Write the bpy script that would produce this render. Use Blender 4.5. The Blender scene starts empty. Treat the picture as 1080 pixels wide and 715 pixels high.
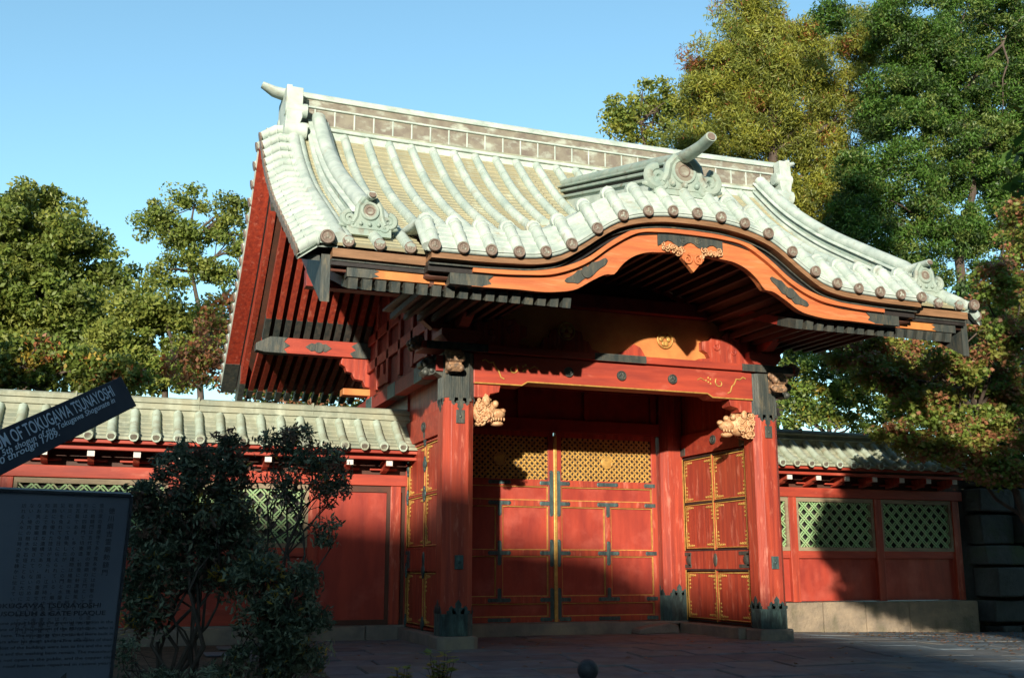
import bpy, bmesh, math, random
import numpy as np
from mathutils import Vector, Matrix
R = math.radians
SC = bpy.context.scene
COL = SC.collection
random.seed(7)
RNG = np.random.default_rng(11)

# ------------------------------------------------------------------ camera
CF, CYAW, CPITCH = 1120.0 / 1080.0, 0.3543, 0.211
CPOS = Vector((-3.9695, -12.7965, 0.8461))
cam = bpy.data.cameras.new('camera')
cam.sensor_width = 36.0
cam.lens = 36.0 * CF
cam.clip_start = 0.05
cam.clip_end = 2000
camo = bpy.data.objects.new('camera', cam)
COL.objects.link(camo)
camo.location = CPOS
camo.rotation_euler = (math.pi / 2 + CPITCH, 0, -CYAW)
SC.camera = camo

# ------------------------------------------------------------------ light
SUN_EL = 12.8
SUN_ROT = 207.4          # compass angle from +Y clockwise, where the sun stands
sd = Vector((math.sin(R(SUN_ROT)) * math.cos(R(SUN_EL)), math.cos(R(SUN_ROT)) * math.cos(R(SUN_EL)), math.sin(R(SUN_EL))))
world = bpy.data.worlds.new('World')
SC.world = world
world.use_nodes = True
wn = world.node_tree
bg = wn.nodes['Background']
sky = wn.nodes.new('ShaderNodeTexSky')
sky.sky_type = 'NISHITA'
sky.sun_disc = False
sky.sun_elevation = R(SUN_EL)
sky.sun_rotation = R(SUN_ROT)
sky.air_density = 1.0
sky.dust_density = 0.3
sky.ozone_density = 2.0
tint = wn.nodes.new('ShaderNodeMix'); tint.data_type = 'RGBA'; tint.blend_type = 'MULTIPLY'; tint.inputs[0].default_value = 1
tint.inputs[7].default_value = (0.92, 1.10, 1.0, 1)
wn.links.new(sky.outputs[0], tint.inputs[6])
wn.links.new(tint.outputs[2], bg.inputs[0])
bg.inputs[1].default_value = 0.15
sun = bpy.data.lights.new('sun', 'SUN')
sun.energy = 3.8
sun.angle = R(0.7)
sun.color = (1.0, 0.90, 0.76)
suno = bpy.data.objects.new('sun', sun)
COL.objects.link(suno)
suno.rotation_euler = sd.to_track_quat('Z', 'Y').to_euler()
suno.location = (-30, -50, 30)
SC.view_settings.view_transform = 'Standard'
SC.view_settings.look = 'None'
SC.view_settings.gamma = 1
SC.view_settings.use_curve_mapping = False
SC.view_settings.exposure = 0.88

# ------------------------------------------------------------------ helpers
FW = Vector((math.sin(CYAW) * math.cos(CPITCH), math.cos(CYAW) * math.cos(CPITCH), math.sin(CPITCH)))
RT = Vector((math.cos(CYAW), -math.sin(CYAW), 0))
UP = RT.cross(FW)

def atY(x, y, Y):
    """a measured point of the photograph (1080 x 715 pixels) on the plane at depth Y"""
    d = FW + RT * ((x - 540) / 1120) - UP * ((y - 357.5) / 1120)
    return CPOS + d * ((Y - CPOS.y) / d.y)

def atD(x, y, D):
    d = FW + RT * ((x - 540) / 1120) - UP * ((y - 357.5) / 1120)
    return CPOS + d * D

WM = {}

def link(o, parent=None):
    COL.objects.link(o)
    m = Matrix.Translation(o.location) @ o.rotation_euler.to_matrix().to_4x4()
    if parent is not None:
        o.parent = parent
        o.matrix_parent_inverse = WM[parent.name].inverted()
    WM[o.name] = m
    return o

def tag(o, label=None, cat=None, group=None, kind=None):
    if label: o['label'] = label
    if cat: o['category'] = cat
    if group: o['group'] = group
    if kind: o['kind'] = kind
    return o

def empty(name, loc, label, cat, group=None):
    o = bpy.data.objects.new(name, None)
    o.empty_display_size = 0.2
    o.location = loc
    link(o)
    return tag(o, label, cat, group)

class MB:
    def __init__(s):
        s.v = []; s.f = []; s.m = []; s.sm = []; s.mat = 0
    def add(s, vs, fs, smooth=False):
        b = len(s.v)
        s.v.extend([tuple(v) for v in vs])
        for f in fs:
            s.f.append([b + i for i in f]); s.m.append(s.mat); s.sm.append(smooth)
        return s
    def box(s, x0, x1, y0, y1, z0, z1):
        v = [(x, y, z) for z in (z0, z1) for y in (y0, y1) for x in (x0, x1)]
        return s.add(v, [(0, 2, 3, 1), (4, 5, 7, 6), (0, 1, 5, 4), (2, 6, 7, 3), (0, 4, 6, 2), (1, 3, 7, 5)])
    def obox(s, c, u, v, w):
        """box from centre and three half vectors"""
        c, u, v, w = map(Vector, (c, u, v, w))
        vs = [c + a * u + b * v + d * w for d in (-1, 1) for b in (-1, 1) for a in (-1, 1)]
        return s.add(vs, [(0, 2, 3, 1), (4, 5, 7, 6), (0, 1, 5, 4), (2, 6, 7, 3), (0, 4, 6, 2), (1, 3, 7, 5)])
    def beam(s, a, b, w, h, up=(0, 0, 1)):
        a, b = Vector(a), Vector(b); d = (b - a)
        u = d.cross(Vector(up)).normalized(); n = u.cross(d).normalized()
        return s.obox((a + b) / 2, d / 2, u * w / 2, n * h / 2)
    def prism(s, pts, axis, a0, a1):
        """2-D outline extruded along an axis: x -> (y,z), y -> (x,z), z -> (x,y)"""
        def P(p, a):
            return {'x': (a, p[0], p[1]), 'y': (p[0], a, p[1]), 'z': (p[0], p[1], a)}[axis]
        n = len(pts)
        v = [P(p, a0) for p in pts] + [P(p, a1) for p in pts]
        f = [tuple(range(n)), tuple(range(2 * n - 1, n - 1, -1))] + [(i, i + n, (i + 1) % n + n, (i + 1) % n) for i in range(n)]
        return s.add(v, f)
    def band(s, top, bot, axis, a0, a1):
        """strip between two polylines of equal length, extruded"""
        def P(p, a):
            return {'x': (a, p[0], p[1]), 'y': (p[0], a, p[1])}[axis]
        n = len(top)
        v = [P(p, a) for a in (a0, a1) for L in (top, bot) for p in L]
        f = []
        for i in range(n - 1):
            t0, b0, t1, b1 = i, n + i, 2 * n + i, 3 * n + i
            f += [(t0, t0 + 1, b0 + 1, b0), (t1, b1, b1 + 1, t1 + 1), (t0, t1, t1 + 1, t0 + 1), (b0, b0 + 1, b1 + 1, b1)]
        f += [(0, n, 3 * n, 2 * n), (n - 1, 3 * n - 1, 4 * n - 1, 2 * n - 1)]
        return s.add(v, f)
    def tube(s, path, rad, n=8, cap=True, a0=0.0, a1=2 * math.pi, up=(0, 0, 1), sx=1.0):
        path = [Vector(p) for p in path]
        if not hasattr(rad, '__len__'): rad = [rad] * len(path)
        full = abs(a1 - a0 - 2 * math.pi) < 1e-6
        k = n if full else n + 1
        vs = []
        pu = None
        for i, p in enumerate(path):
            d = (path[min(i + 1, len(path) - 1)] - path[max(i - 1, 0)])
            d = d.normalized() if d.length > 1e-9 else Vector((0, 0, 1))
            U = Vector(up)
            if abs(d.dot(U)) > 0.97: U = Vector((1, 0, 0)) if pu is None else pu
            r = d.cross(U).normalized(); u = r.cross(d).normalized(); pu = u
            for j in range(k):
                a = a0 + (a1 - a0) * j / n
                vs.append(p + (r * math.cos(a) * sx + u * math.sin(a)) * rad[i])
        fs = []
        for i in range(len(path) - 1):
            for j in range(n):
                j2 = (j + 1) % k if full else j + 1
                fs.append((i * k + j, i * k + j2, (i + 1) * k + j2, (i + 1) * k + j))
        s.add(vs, fs, True)
        if cap:
            s.add(vs[:k], [tuple(range(k - 1, -1, -1))]); s.add(vs[-k:], [tuple(range(k))])
        return s
    def cyl(s, a, b, r0, r1=None, n=16):
        return s.tube([a, b], [r0, r0 if r1 is None else r1], n)
    def ball(s, c, r, sc=(1, 1, 1), n=10, m=7):
        vs = []; fs = []
        for i in range(m + 1):
            t = math.pi * i / m
            for j in range(n):
                p = 2 * math.pi * j / n
                vs.append((c[0] + r * sc[0] * math.sin(t) * math.cos(p), c[1] + r * sc[1] * math.sin(t) * math.sin(p), c[2] + r * sc[2] * math.cos(t)))
        for i in range(m):
            for j in range(n):
                fs.append((i * n + j, (i + 1) * n + j, (i + 1) * n + (j + 1) % n, i * n + (j + 1) % n))
        return s.add(vs, fs, True)
    def ring(s, c, r, t, axis='y', n=20, k=6):
        P = []
        for i in range(n + 1):
            a = 2 * math.pi * i / n
            P.append({'y': (c[0] + r * math.cos(a), c[1], c[2] + r * math.sin(a)), 'x': (c[0], c[1] + r * math.cos(a), c[2] + r * math.sin(a))}[axis])
        return s.tube(P, t, k, cap=False, up=(0.01, 1, 0) if axis == 'y' else (1, 0.01, 0))
    def spiral(s, c, r, t, turns=1.5, a0=0, sgn=1, plane='y', n=26, k=6):
        P = []; Q = []
        for i in range(n + 1):
            q = i / n; a = a0 + sgn * turns * 2 * math.pi * q; rr = r * (1 - 0.82 * q)
            u, w = rr * math.cos(a), rr * math.sin(a)
            P.append((c[0] + u, c[1], c[2] + w) if plane == 'y' else (c[0], c[1] + u, c[2] + w)); Q.append(t * (1 - 0.4 * q))
        return s.tube(P, Q, k, up=(0.01, 1, 0) if plane == 'y' else (1, 0.01, 0))
    def build(s, name, mats, parent=None, bevel=0, label=None):
        me = bpy.data.meshes.new(name)
        me.from_pydata(s.v, [], s.f)
        if not isinstance(mats, (list, tuple)): mats = [mats]
        for m in mats: me.materials.append(M[m])
        me.polygons.foreach_set('material_index', s.m)
        me.polygons.foreach_set('use_smooth', s.sm)
        me.update()
        o = bpy.data.objects.new(name, me)
        link(o, parent)
        if label: o['label'] = label
        if bevel:
            b = o.modifiers.new('bevel', 'BEVEL'); b.width = bevel; b.segments = 2; b.limit_method = 'ANGLE'; b.angle_limit = R(40)
        return o

def interp(x, pts):
    xs = [p[0] for p in pts]; ys = [p[1] for p in pts]
    return float(np.interp(x, xs, ys))

def smooth_table(pts, n=200):
    """monotone sampled Catmull-Rom of a table, for smooth curves"""
    xs = np.array([p[0] for p in pts], float); ys = np.array([p[1] for p in pts], float)
    m = np.gradient(ys, xs)
    X = np.linspace(xs[0], xs[-1], n); out = []
    for x in X:
        i = min(max(np.searchsorted(xs, x) - 1, 0), len(xs) - 2)
        h = xs[i + 1] - xs[i]; t = (x - xs[i]) / h
        out.append((x, (2*t**3-3*t**2+1)*ys[i] + (t**3-2*t**2+t)*h*m[i] + (-2*t**3+3*t**2)*ys[i+1] + (t**3-t**2)*h*m[i+1]))
    return out

# ------------------------------------------------------------------ materials
M = {}

def mat(name, base, alt=None, scale=(3, 3, 3), rough=0.6, bump=0.1, bscale=None, metal=0.0, mix=(0.35, 0.65), third=None,
        t_scale=1.2, t_mix=(0.5, 0.7), spec=0.4, detail=6, transl=None, bdist=0.01, seam=None):
    m = bpy.data.materials.new(name); m.use_nodes = True; M[name] = m
    nt = m.node_tree; N = nt.nodes; L = nt.links
    b = N['Principled BSDF']
    b.inputs['Roughness'].default_value = rough; b.inputs['Metallic'].default_value = metal
    b.inputs['Specular IOR Level'].default_value = spec
    geo = N.new('ShaderNodeNewGeometry')
    def noise(sc, det=detail):
        mp = N.new('ShaderNodeMapping'); mp.inputs['Scale'].default_value = sc
        L.new(geo.outputs['Position'], mp.inputs[0])
        n = N.new('ShaderNodeTexNoise'); n.inputs['Scale'].default_value = 1; n.inputs['Detail'].default_value = det; n.inputs['Roughness'].default_value = 0.6
        L.new(mp.outputs[0], n.inputs['Vector']); return n
    def ramp(src, lo, hi):
        r = N.new('ShaderNodeMapRange'); r.inputs['From Min'].default_value = lo; r.inputs['From Max'].default_value = hi
        L.new(src, r.inputs[0]); return r
    def mixc(f, a, c):
        x = N.new('ShaderNodeMix'); x.data_type = 'RGBA'
        if f is not None: L.new(f, x.inputs[0])
        for sock, val in ((6, a), (7, c)):
            if isinstance(val, tuple): x.inputs[sock].default_value = (*val, 1)
            else: L.new(val, x.inputs[sock])
        return x.outputs[2]
    col = base
    if alt:
        r = ramp(noise(scale).outputs['Fac'], *mix)
        col = mixc(r.outputs[0], base, alt)
    if third:
        r = ramp(noise((t_scale,) * 3 if not hasattr(t_scale, '__len__') else t_scale, 8).outputs['Fac'], *t_mix)
        col = mixc(r.outputs[0], col, third)
    hsrc = None
    if seam:
        axis, period, width, dark = seam
        sp = N.new('ShaderNodeSeparateXYZ'); L.new(geo.outputs['Position'], sp.inputs[0])
        a = N.new('ShaderNodeMath'); a.operation = 'DIVIDE'; a.inputs[1].default_value = period; L.new(sp.outputs[axis], a.inputs[0])
        fr = N.new('ShaderNodeMath'); fr.operation = 'FRACT'; L.new(a.outputs[0], fr.inputs[0])
        lt = N.new('ShaderNodeMath'); lt.operation = 'LESS_THAN'; lt.inputs[1].default_value = width; L.new(fr.outputs[0], lt.inputs[0])
        k = N.new('ShaderNodeMath'); k.operation = 'MULTIPLY'; k.inputs[1].default_value = 0.75; L.new(lt.outputs[0], k.inputs[0])
        col = mixc(k.outputs[0], col, dark)
    if isinstance(col, tuple): b.inputs['Base Color'].default_value = (*col, 1)
    else: L.new(col, b.inputs['Base Color'])
    if bump:
        bn = noise(bscale or tuple(4 * q for q in scale), 8)
        bp = N.new('ShaderNodeBump'); bp.inputs['Strength'].default_value = bump; bp.inputs['Distance'].default_value = bdist
        L.new(bn.outputs['Fac'], bp.inputs['Height']); L.new(bp.outputs[0], b.inputs['Normal'])
        rr = N.new('ShaderNodeMapRange'); rr.inputs['To Min'].default_value = max(rough - 0.12, 0.05); rr.inputs['To Max'].default_value = min(rough + 0.15, 1)
        L.new(bn.outputs['Fac'], rr.inputs[0]); L.new(rr.outputs[0], b.inputs['Roughness'])
    if transl:
        t = N.new('ShaderNodeBsdfTranslucent'); t.inputs[0].default_value = (*transl, 1)
        ms = N.new('ShaderNodeMixShader'); ms.inputs[0].default_value = 0.3
        L.new(b.outputs[0], ms.inputs[1]); L.new(t.outputs[0], ms.inputs[2]); L.new(ms.outputs[0], N['Material Output'].inputs[0])
    return m

mat('red', (0.44, 0.066, 0.032), (0.24, 0.036, 0.024), (16, 16, 0.8), 0.45, 0.4, (40, 40, 3), mix=(.38,.68), third=(0.56, 0.17, 0.11), t_scale=(14, 14, 3.0), t_mix=(0.56, 0.72))
mat('red_beam', (0.44, 0.064, 0.032), (0.28, 0.04, 0.025), (1.2, 9, 9), 0.5, 0.25, (4, 30, 30), third=(0.5, 0.13, 0.08), t_scale=(2, 7, 7), t_mix=(0.6, 0.75))
mat('red_panel', (0.40, 0.058, 0.034), (0.27, 0.038, 0.027), (5, 5, 1.2), 0.4, 0.2, (30, 30, 6), third=(0.5, 0.11, 0.075), t_scale=2.2, t_mix=(0.5, 0.8))
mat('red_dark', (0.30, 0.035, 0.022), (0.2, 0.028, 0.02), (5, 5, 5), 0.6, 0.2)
mat('orange', (0.60, 0.20, 0.065), (0.46, 0.125, 0.045), (1.5, 6, 14), 0.55, 0.3, (4, 20, 60), third=(0.62, 0.26, 0.11), t_scale=(2, 9, 18), t_mix=(0.56, 0.75))
mat('ochre', (0.62, 0.25, 0.07), (0.5, 0.17, 0.05), (4, 4, 4), 0.55, 0.2)
mat('gold', (0.66, 0.40, 0.10), (0.45, 0.25, 0.07), (12, 12, 12), 0.38, 0.2, metal=0.25, third=(0.25, 0.13, 0.05), t_scale=16, t_mix=(0.58, 0.72))
mat('gilt', (0.74, 0.47, 0.25), (0.52, 0.27, 0.12), (22, 22, 22), 0.5, 0.5, metal=0.1, third=(0.33, 0.1, 0.05), t_scale=25, t_mix=(0.52, 0.7))
mat('iron', (0.105, 0.108, 0.09), (0.045, 0.06, 0.058), (14, 14, 3), 0.5, 0.3, metal=0.3, third=(0.17, 0.15, 0.10), t_scale=(18, 18, 5), t_mix=(0.55, 0.75))
mat('verdigris', (0.07, 0.12, 0.12), (0.04, 0.055, 0.055), (10, 10, 4), 0.5, 0.3, metal=0.3, third=(0.12, 0.2, 0.18), t_scale=(14, 14, 5))
mat('copper_roll', (0.54, 0.61, 0.54), (0.34, 0.43, 0.38), (2.5, 2.5, 2.5), 0.55, 0.25, (12, 12, 12), third=(0.36, 0.36, 0.27), t_scale=(6, 3, 3), t_mix=(0.58, 0.76), seam=(1, 0.31, 0.035, (0.25, 0.3, 0.25)))
mat('copper_pan', (0.42, 0.38, 0.23), (0.33, 0.32, 0.21), (3, 1.2, 1.2), 0.6, 0.2, (20, 20, 20), third=(0.5, 0.52, 0.38), t_scale=(6, 1.5, 1.5), t_mix=(0.55, 0.75), seam=(1, 0.055, 0.13, (0.24, 0.21, 0.12)))
mat('copper_white', (0.56, 0.63, 0.56), (0.36, 0.44, 0.39), (4, 4, 4), 0.55, 0.25, (14, 14, 14), third=(0.36, 0.33, 0.24), t_scale=5, t_mix=(0.6, 0.75))
mat('copper_green', (0.25, 0.34, 0.29), (0.36, 0.42, 0.35), (5, 5, 5), 0.55, 0.3, (14, 14, 14), third=(0.22, 0.2, 0.15), t_scale=7, t_mix=(0.55, 0.72))
mat('copper_brown', (0.17, 0.14, 0.115), (0.27, 0.25, 0.19), (5, 5, 5), 0.55, 0.3, (20, 20, 20), third=(0.42, 0.46, 0.38), t_scale=(4, 4, 7), t_mix=(0.5, 0.66))
mat('disc', (0.16, 0.115, 0.09), (0.24, 0.19, 0.15), (15, 15, 15), 0.5, 0.3)
mat('wood_brown', (0.20, 0.105, 0.05), (0.30, 0.16, 0.08), (3, 10, 20), 0.6, 0.3)
mat('black', (0.018, 0.017, 0.016), (0.035, 0.03, 0.028), (5, 5, 5), 0.5, 0.2)
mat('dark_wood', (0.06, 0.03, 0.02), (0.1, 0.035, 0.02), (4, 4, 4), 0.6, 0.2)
mat('grey_tile', (0.36, 0.36, 0.25), (0.24, 0.27, 0.2), (3, 3, 3), 0.6, 0.35, (15, 15, 15), third=(0.47, 0.5, 0.38), t_scale=(5, 2, 2), t_mix=(0.5, 0.7))
mat('wall_roll', (0.46, 0.56, 0.46), (0.33, 0.36, 0.26), (1.3, 4, 4), 0.55, 0.3, (15, 15, 15), third=(0.28, 0.27, 0.18), t_scale=(2, 6, 6), t_mix=(0.53, 0.68))
mat('green_slat', (0.23, 0.42, 0.17), (0.33, 0.46, 0.24), (10, 10, 10), 0.6, 0.3, third=(0.4, 0.33, 0.2), t_scale=12, t_mix=(0.52, 0.7))
mat('lattice_frame', (0.22, 0.17, 0.11), (0.3, 0.24, 0.15), (5, 20, 20), 0.65, 0.3)
mat('white_end', (0.75, 0.72, 0.66), (0.6, 0.56, 0.5), (14, 14, 14), 0.6, 0.2)
mat('stone', (0.24, 0.21, 0.18), (0.16, 0.145, 0.125), (3, 3, 3), 0.8, 0.6, (18, 18, 18), third=(0.33, 0.28, 0.2), t_scale=1.6, bdist=0.02)
mat('stone_warm', (0.32, 0.25, 0.17), (0.19, 0.155, 0.115), (2.5, 2.5, 4), 0.85, 0.8, (18, 18, 18), third=(0.13, 0.12, 0.07), t_scale=(2.5, 2.5, 1.5), t_mix=(0.52, 0.7), bdist=0.03)
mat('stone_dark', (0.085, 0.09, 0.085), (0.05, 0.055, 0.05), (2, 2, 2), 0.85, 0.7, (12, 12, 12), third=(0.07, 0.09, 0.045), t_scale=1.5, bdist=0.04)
mat('soil', (0.10, 0.08, 0.055), (0.055, 0.045, 0.03), (5, 5, 5), 0.95, 0.8, (20, 20, 20), third=(0.16, 0.13, 0.08), t_scale=9, bdist=0.03)
mat('bark', (0.11, 0.08, 0.06), (0.06, 0.045, 0.035), (8, 8, 2), 0.9, 0.8, (20, 20, 6), bdist=0.03)
mat('stem', (0.075, 0.06, 0.05), (0.045, 0.038, 0.03), (20, 20, 8), 0.85, 0.6)
mat('sign_blue', (0.008, 0.011, 0.028), (0.011, 0.015, 0.034), (6, 6, 6), 0.6, 0.05, spec=.2)
mat('sign_ink', (0.55, 0.62, 0.74), None, rough=0.5, bump=0)
mat('plaque', (0.15, 0.175, 0.22), (0.12, 0.14, 0.18), (3, 3, 3), 0.32, 0.05, (60, 60, 60))
mat('plaque_ink', (0.05, 0.055, 0.07), None, rough=0.5, bump=0)
mat('ball_iron', (0.05, 0.055, 0.065), (0.03, 0.033, 0.04), (20, 20, 20), 0.55, 0.5, (60, 60, 60), metal=0.2)
mat('plaster', (0.5, 0.47, 0.4), (0.42, 0.39, 0.33), (1, 1, 1), 0.9, 0.1)
mat('roof_dark', (0.10, 0.12, 0.11), (0.07, 0.085, 0.08), (1, 1, 1), 0.7, 0.2)

def leafm(name, c, alt=None, rough=0.5, tr=1.6):
    mat(name, c, alt or tuple(q * 0.7 for q in c), (1.5, 1.5, 1.5), rough, 0, transl=tuple(min(1, q * tr) for q in c), detail=2)
for n_, c_ in dict(leaf_olive=(.19,.25,.045), leaf_olive_light=(.28,.31,.06), leaf_olive_dark=(.14,.175,.035), leaf_gold=(.33,.33,.045), leaf_gold_dark=(.17,.20,.035),
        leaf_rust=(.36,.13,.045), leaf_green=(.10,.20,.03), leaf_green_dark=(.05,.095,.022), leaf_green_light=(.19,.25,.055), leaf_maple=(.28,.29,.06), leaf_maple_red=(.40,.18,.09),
        leaf_maple_green=(.19,.28,.05), leaf_shrub=(.07,.105,.065), leaf_shrub_light=(.24,.29,.19), leaf_shrub_brown=(.18,.11,.08), leaf_yellow=(.45,.32,.05), litter=(.20,.13,.06),
        leaf_sky_block=(.04,.06,.02)).items():
    leafm(n_, c_, tr=1.2)
mat('nose_wood', (0.30, 0.17, 0.09), (0.13, 0.10, 0.075), (18, 18, 18), 0.5, 0.5, third=(0.5, 0.3, 0.16), t_scale=25, t_mix=(.5,.65))
# ------------------------------------------------------------------ the gate
GATE = empty('temple_gate', (2.25, 2.2, 0), 'red lacquered temple gate with curved pale green copper tiled roof and closed double doors', 'gate')
XC = 2.27
MT = smooth_table([(-1.98, 4.21), (-1.5, 4.50), (-0.6, 5.03), (0.4, 5.65), (1.2, 6.26), (2.22, 7.25)])
def MZ(y):
    y = min(y, 4.44 - y)
    if y < -1.98: return 4.21 + (y + 1.98) * 0.55
    return interp(y, MT)
KT = smooth_table([(0, 4.95), (.45, 4.93), (.8, 4.865), (1.05, 4.775), (1.25, 4.65), (1.4, 4.54), (1.55, 4.44), (1.75, 4.325), (2, 4.26), (2.4, 4.23), (3.3, 4.21)])
def K(x): return interp(abs(x - XC), KT)
def KZ(x, y):
    t = y + 2.25
    return K(x) + (1.1 * t if t < .33 else .363 + (.28 - .16 * min(1, abs(x - XC) / .6)) * (t - .33))
KX0, KX1 = -0.98, 5.52
def ylist(a, b, n): return [a + (b - a) * i / n for i in range(n + 1)]

def sheet(mb, xs, ys, zf, th=0.04):
    n, m = len(xs), len(ys)
    v = [(x, y, zf(x, y)) for x in xs for y in ys] + [(x, y, zf(x, y) - th) for x in xs for y in ys]
    f = []
    o = n * m
    for i in range(n - 1):
        for j in range(m - 1):
            a, b, c, d = i * m + j, (i + 1) * m + j, (i + 1) * m + j + 1, i * m + j + 1
            f += [(a, b, c, d), (a + o, d + o, c + o, b + o)]
    for i in range(n - 1):
        f += [(i * m, i * m + o, (i + 1) * m + o, (i + 1) * m), (i * m + m - 1, (i + 1) * m + m - 1, (i + 1) * m + m - 1 + o, i * m + m - 1 + o)]
    for j in range(m - 1):
        f += [(j, j + 1, j + 1 + o, j + o), ((n - 1) * m + j, (n - 1) * m + j + o, (n - 1) * m + j + 1 + o, (n - 1) * m + j + 1)]
    mb.add(v, f, True)

# main tiled roof -----------------------------------------------------------
b = MB()
# pans: courses stepping down the slope, real little ledges
def pans(mb, x0, x1, ya, yb, zf, step=0.11, lip=0.012, nx=1):
    n = max(1, int(round(abs(yb - ya) / step)))
    ys = ylist(ya, yb, n)
    xs = ylist(x0, x1, nx)
    for i in range(n):
        for k in range(nx):
            xa, xb = xs[k], xs[k + 1]
            p, q = ys[i], ys[i + 1]
            v = [(xa, p, zf(xa, p) + lip), (xb, p, zf(xb, p) + lip), (xb, q, zf(xb, q)), (xa, q, zf(xa, q)), (xa, p, zf(xa, p) - .02), (xb, p, zf(xb, p) - .02)]
            mb.add(v, [(0, 1, 2, 3), (4, 5, 1, 0)])
mainx = [-1.84 + 8.18 / 24 * i for i in range(25)]
def front_start(x):
    if x < KX0 or x > KX1: return -2.0
    y = -2.0
    while y < 1.8 and KZ(x, y) > MZ(y) + .0: y += 0.03
    return y
b.mat = 1
for i in range(50):
    xa, xb = -1.98 + 8.46 * i / 50, -1.98 + 8.46 * (i + 1) / 50
    pans(b, xa, xb, max(front_start((xa + xb) / 2) - .12, -1.98), 2.15, lambda x, y: MZ(y))
pans(b, -1.98, 6.48, 6.42, 2.29, lambda x, y: MZ(y))
b.mat = 0
for x in mainx:
    ys = ylist(front_start(x) - .02, 2.1, 22)
    b.tube([(x, y, MZ(y) + .035) for y in ys], 0.068, 8)
    for y in ylist(front_start(x) + .12, 2.0, 9):
        b.tube([(x, y, MZ(y) + .035), (x, y + .025, MZ(y + .025) + .035)], 0.0715, 8)
    ys = ylist(6.44, 2.34, 14)
    b.tube([(x, y, MZ(y) + .035) for y in ys], 0.068, 8)
b.mat = 2
ROOF = b.build('tiled_roof', ['copper_roll', 'copper_pan', 'copper_white'], GATE)

# verge tiles: short rows lying across the two gable edges
b = MB()
for sx, xin, xout in ((-1, -1.95, -2.37), (1, 6.40, 6.70)):
    n = 19
    for side in (0, 1):
        for i in range(n):
            y = -1.93 + i * (2.02 + 1.93) / (n - 1)
            yy = y if side == 0 else 4.44 - y
            z = MZ(y)
            mid = (xin + xout) / 2
            b.mat = 0
            b.tube([(xin, yy, z + .05), (mid, yy, z + .03), (xout, yy, z - .12)], [.066, .07, .072], 8, up=(0, 0, 1))
            for q in (.25, .5, .75):
                xx = xin + (xout - xin) * q; zz = z + .045 - .15 * q * q
                b.tube([(xx, yy, zz), (xx + sx * .02, yy, zz - .006)], .079, 8)
            b.mat = 1
            b.cyl((xout, yy, z - .12), (xout + sx * .025, yy, z - .125), .074, n=12)
    b.mat = 0
    for side in (0, 1):
        ys = ylist(-1.98, 2.2, 24)
        P = [(y if side == 0 else 4.44 - y) for y in ys]
        for xa, xb, za, zb in ((xin, (xin + xout) / 2, .0, -.01), ((xin + xout) / 2, xout, -.01, -.17)):
            v = []; f = []
            for i, y in enumerate(ys):
                for x, dz in ((xa, za), (xb, zb)):
                    v += [(x, P[i], MZ(y) + dz), (x, P[i], MZ(y) + dz - .05)]
            for i in range(len(ys) - 1):
                o = 4 * i
                f += [(o, o + 2, o + 6, o + 4), (o + 1, o + 5, o + 7, o + 3), (o + 2, o + 3, o + 7, o + 6), (o, o + 4, o + 5, o + 1)]
            b.add(v, f, True)
    # long roll that ends the main field
    ys = ylist(-2.0, 2.1, 20)
    b.tube([(xin + sx * -.02, y, MZ(y) + .06) for y in ys], .085, 8)
b.build('verge_tiles', ['copper_white', 'disc'], ROOF)

# ridge -----------------------------------------------------------------------
def rz(x): return .05 * abs((x - 2.25) / 4.6) ** 2.2
b = MB()
def rlayer(z0, z1, hw, m, x0=-1.98, x1=6.48):
    b.mat = m
    xs = ylist(x0, x1, 24)
    for i in range(24):
        a, c = xs[i], xs[i + 1]
        v = []
        for x in (a, c):
            for y in (2.22 - hw, 2.22 + hw):
                for z in (z0, z1): v.append((x, y, z + rz(x)))
        b.add(v, [(0, 4, 5, 1), (2, 3, 7, 6), (1, 5, 7, 3), (0, 2, 6, 4)] + ([(0, 1, 3, 2)] if i == 0 else []) + ([(4, 6, 7, 5)] if i == 23 else []))
rlayer(6.95, 7.11, .24, 0); rlayer(7.11, 7.16, .28, 0); rlayer(7.16, 7.20, .25, 2)
rlayer(7.20, 7.46, .19, 1); rlayer(7.46, 7.49, .22, 0); rlayer(7.49, 7.60, .20, 1); rlayer(7.60, 7.64, .23, 0)
b.mat = 0
for i in range(29):
    x = -1.9 + i * 8.3 / 28
    b.box(x - .012, x + .012, 2.22 - .2, 2.22 + .2, 7.20 + rz(x), 7.46 + rz(x))
    if i < 28:
        pass
xs = ylist(-1.98, 6.48, 28)
path = [(-2.37, 2.22, 7.84), (-2.2, 2.22, 7.76)] + [(x, 2.22, 7.68 + rz(x)) for x in xs] + [(6.72, 2.22, 7.76), (6.9, 2.22, 7.84)]
b.tube(path, [.045, .07] + [.085] * 29 + [.07, .045], 10, sx=1.9)
for sx, x in ((-1, -1.98), (1, 6.48)):
    b.mat = 0
    for yy in (1.86, 2.58):
        # fin of the ridge-end tile hanging down beside the ridge
        pts = [(-.16, .46), (.14, .46), (.16, .05), (.12, -.12), (.02, -.17), (-.1, -.13), (-.16, .0)]
        b.prism([(x - sx * .04 + sx * p[0] * .72, 7.17 + p[1] + .05) for p in pts], 'y', yy - .09, yy + .09)
        b.tube([(x - sx * .23, yy, 7.04), (x + sx * .095, yy, 7.04)], .13, 10)
        b.tube([(x - sx * .23, yy, 7.36), (x + sx * .095, yy, 7.36)], .105, 10)
    b.box(min(x, x + sx * .08), max(x, x + sx * .08), 1.8, 2.64, 7.0, 7.72)
b.build('main_ridge', ['copper_white', 'copper_brown', 'grey_tile', 'copper_white'], ROOF, bevel=.008)

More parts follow.
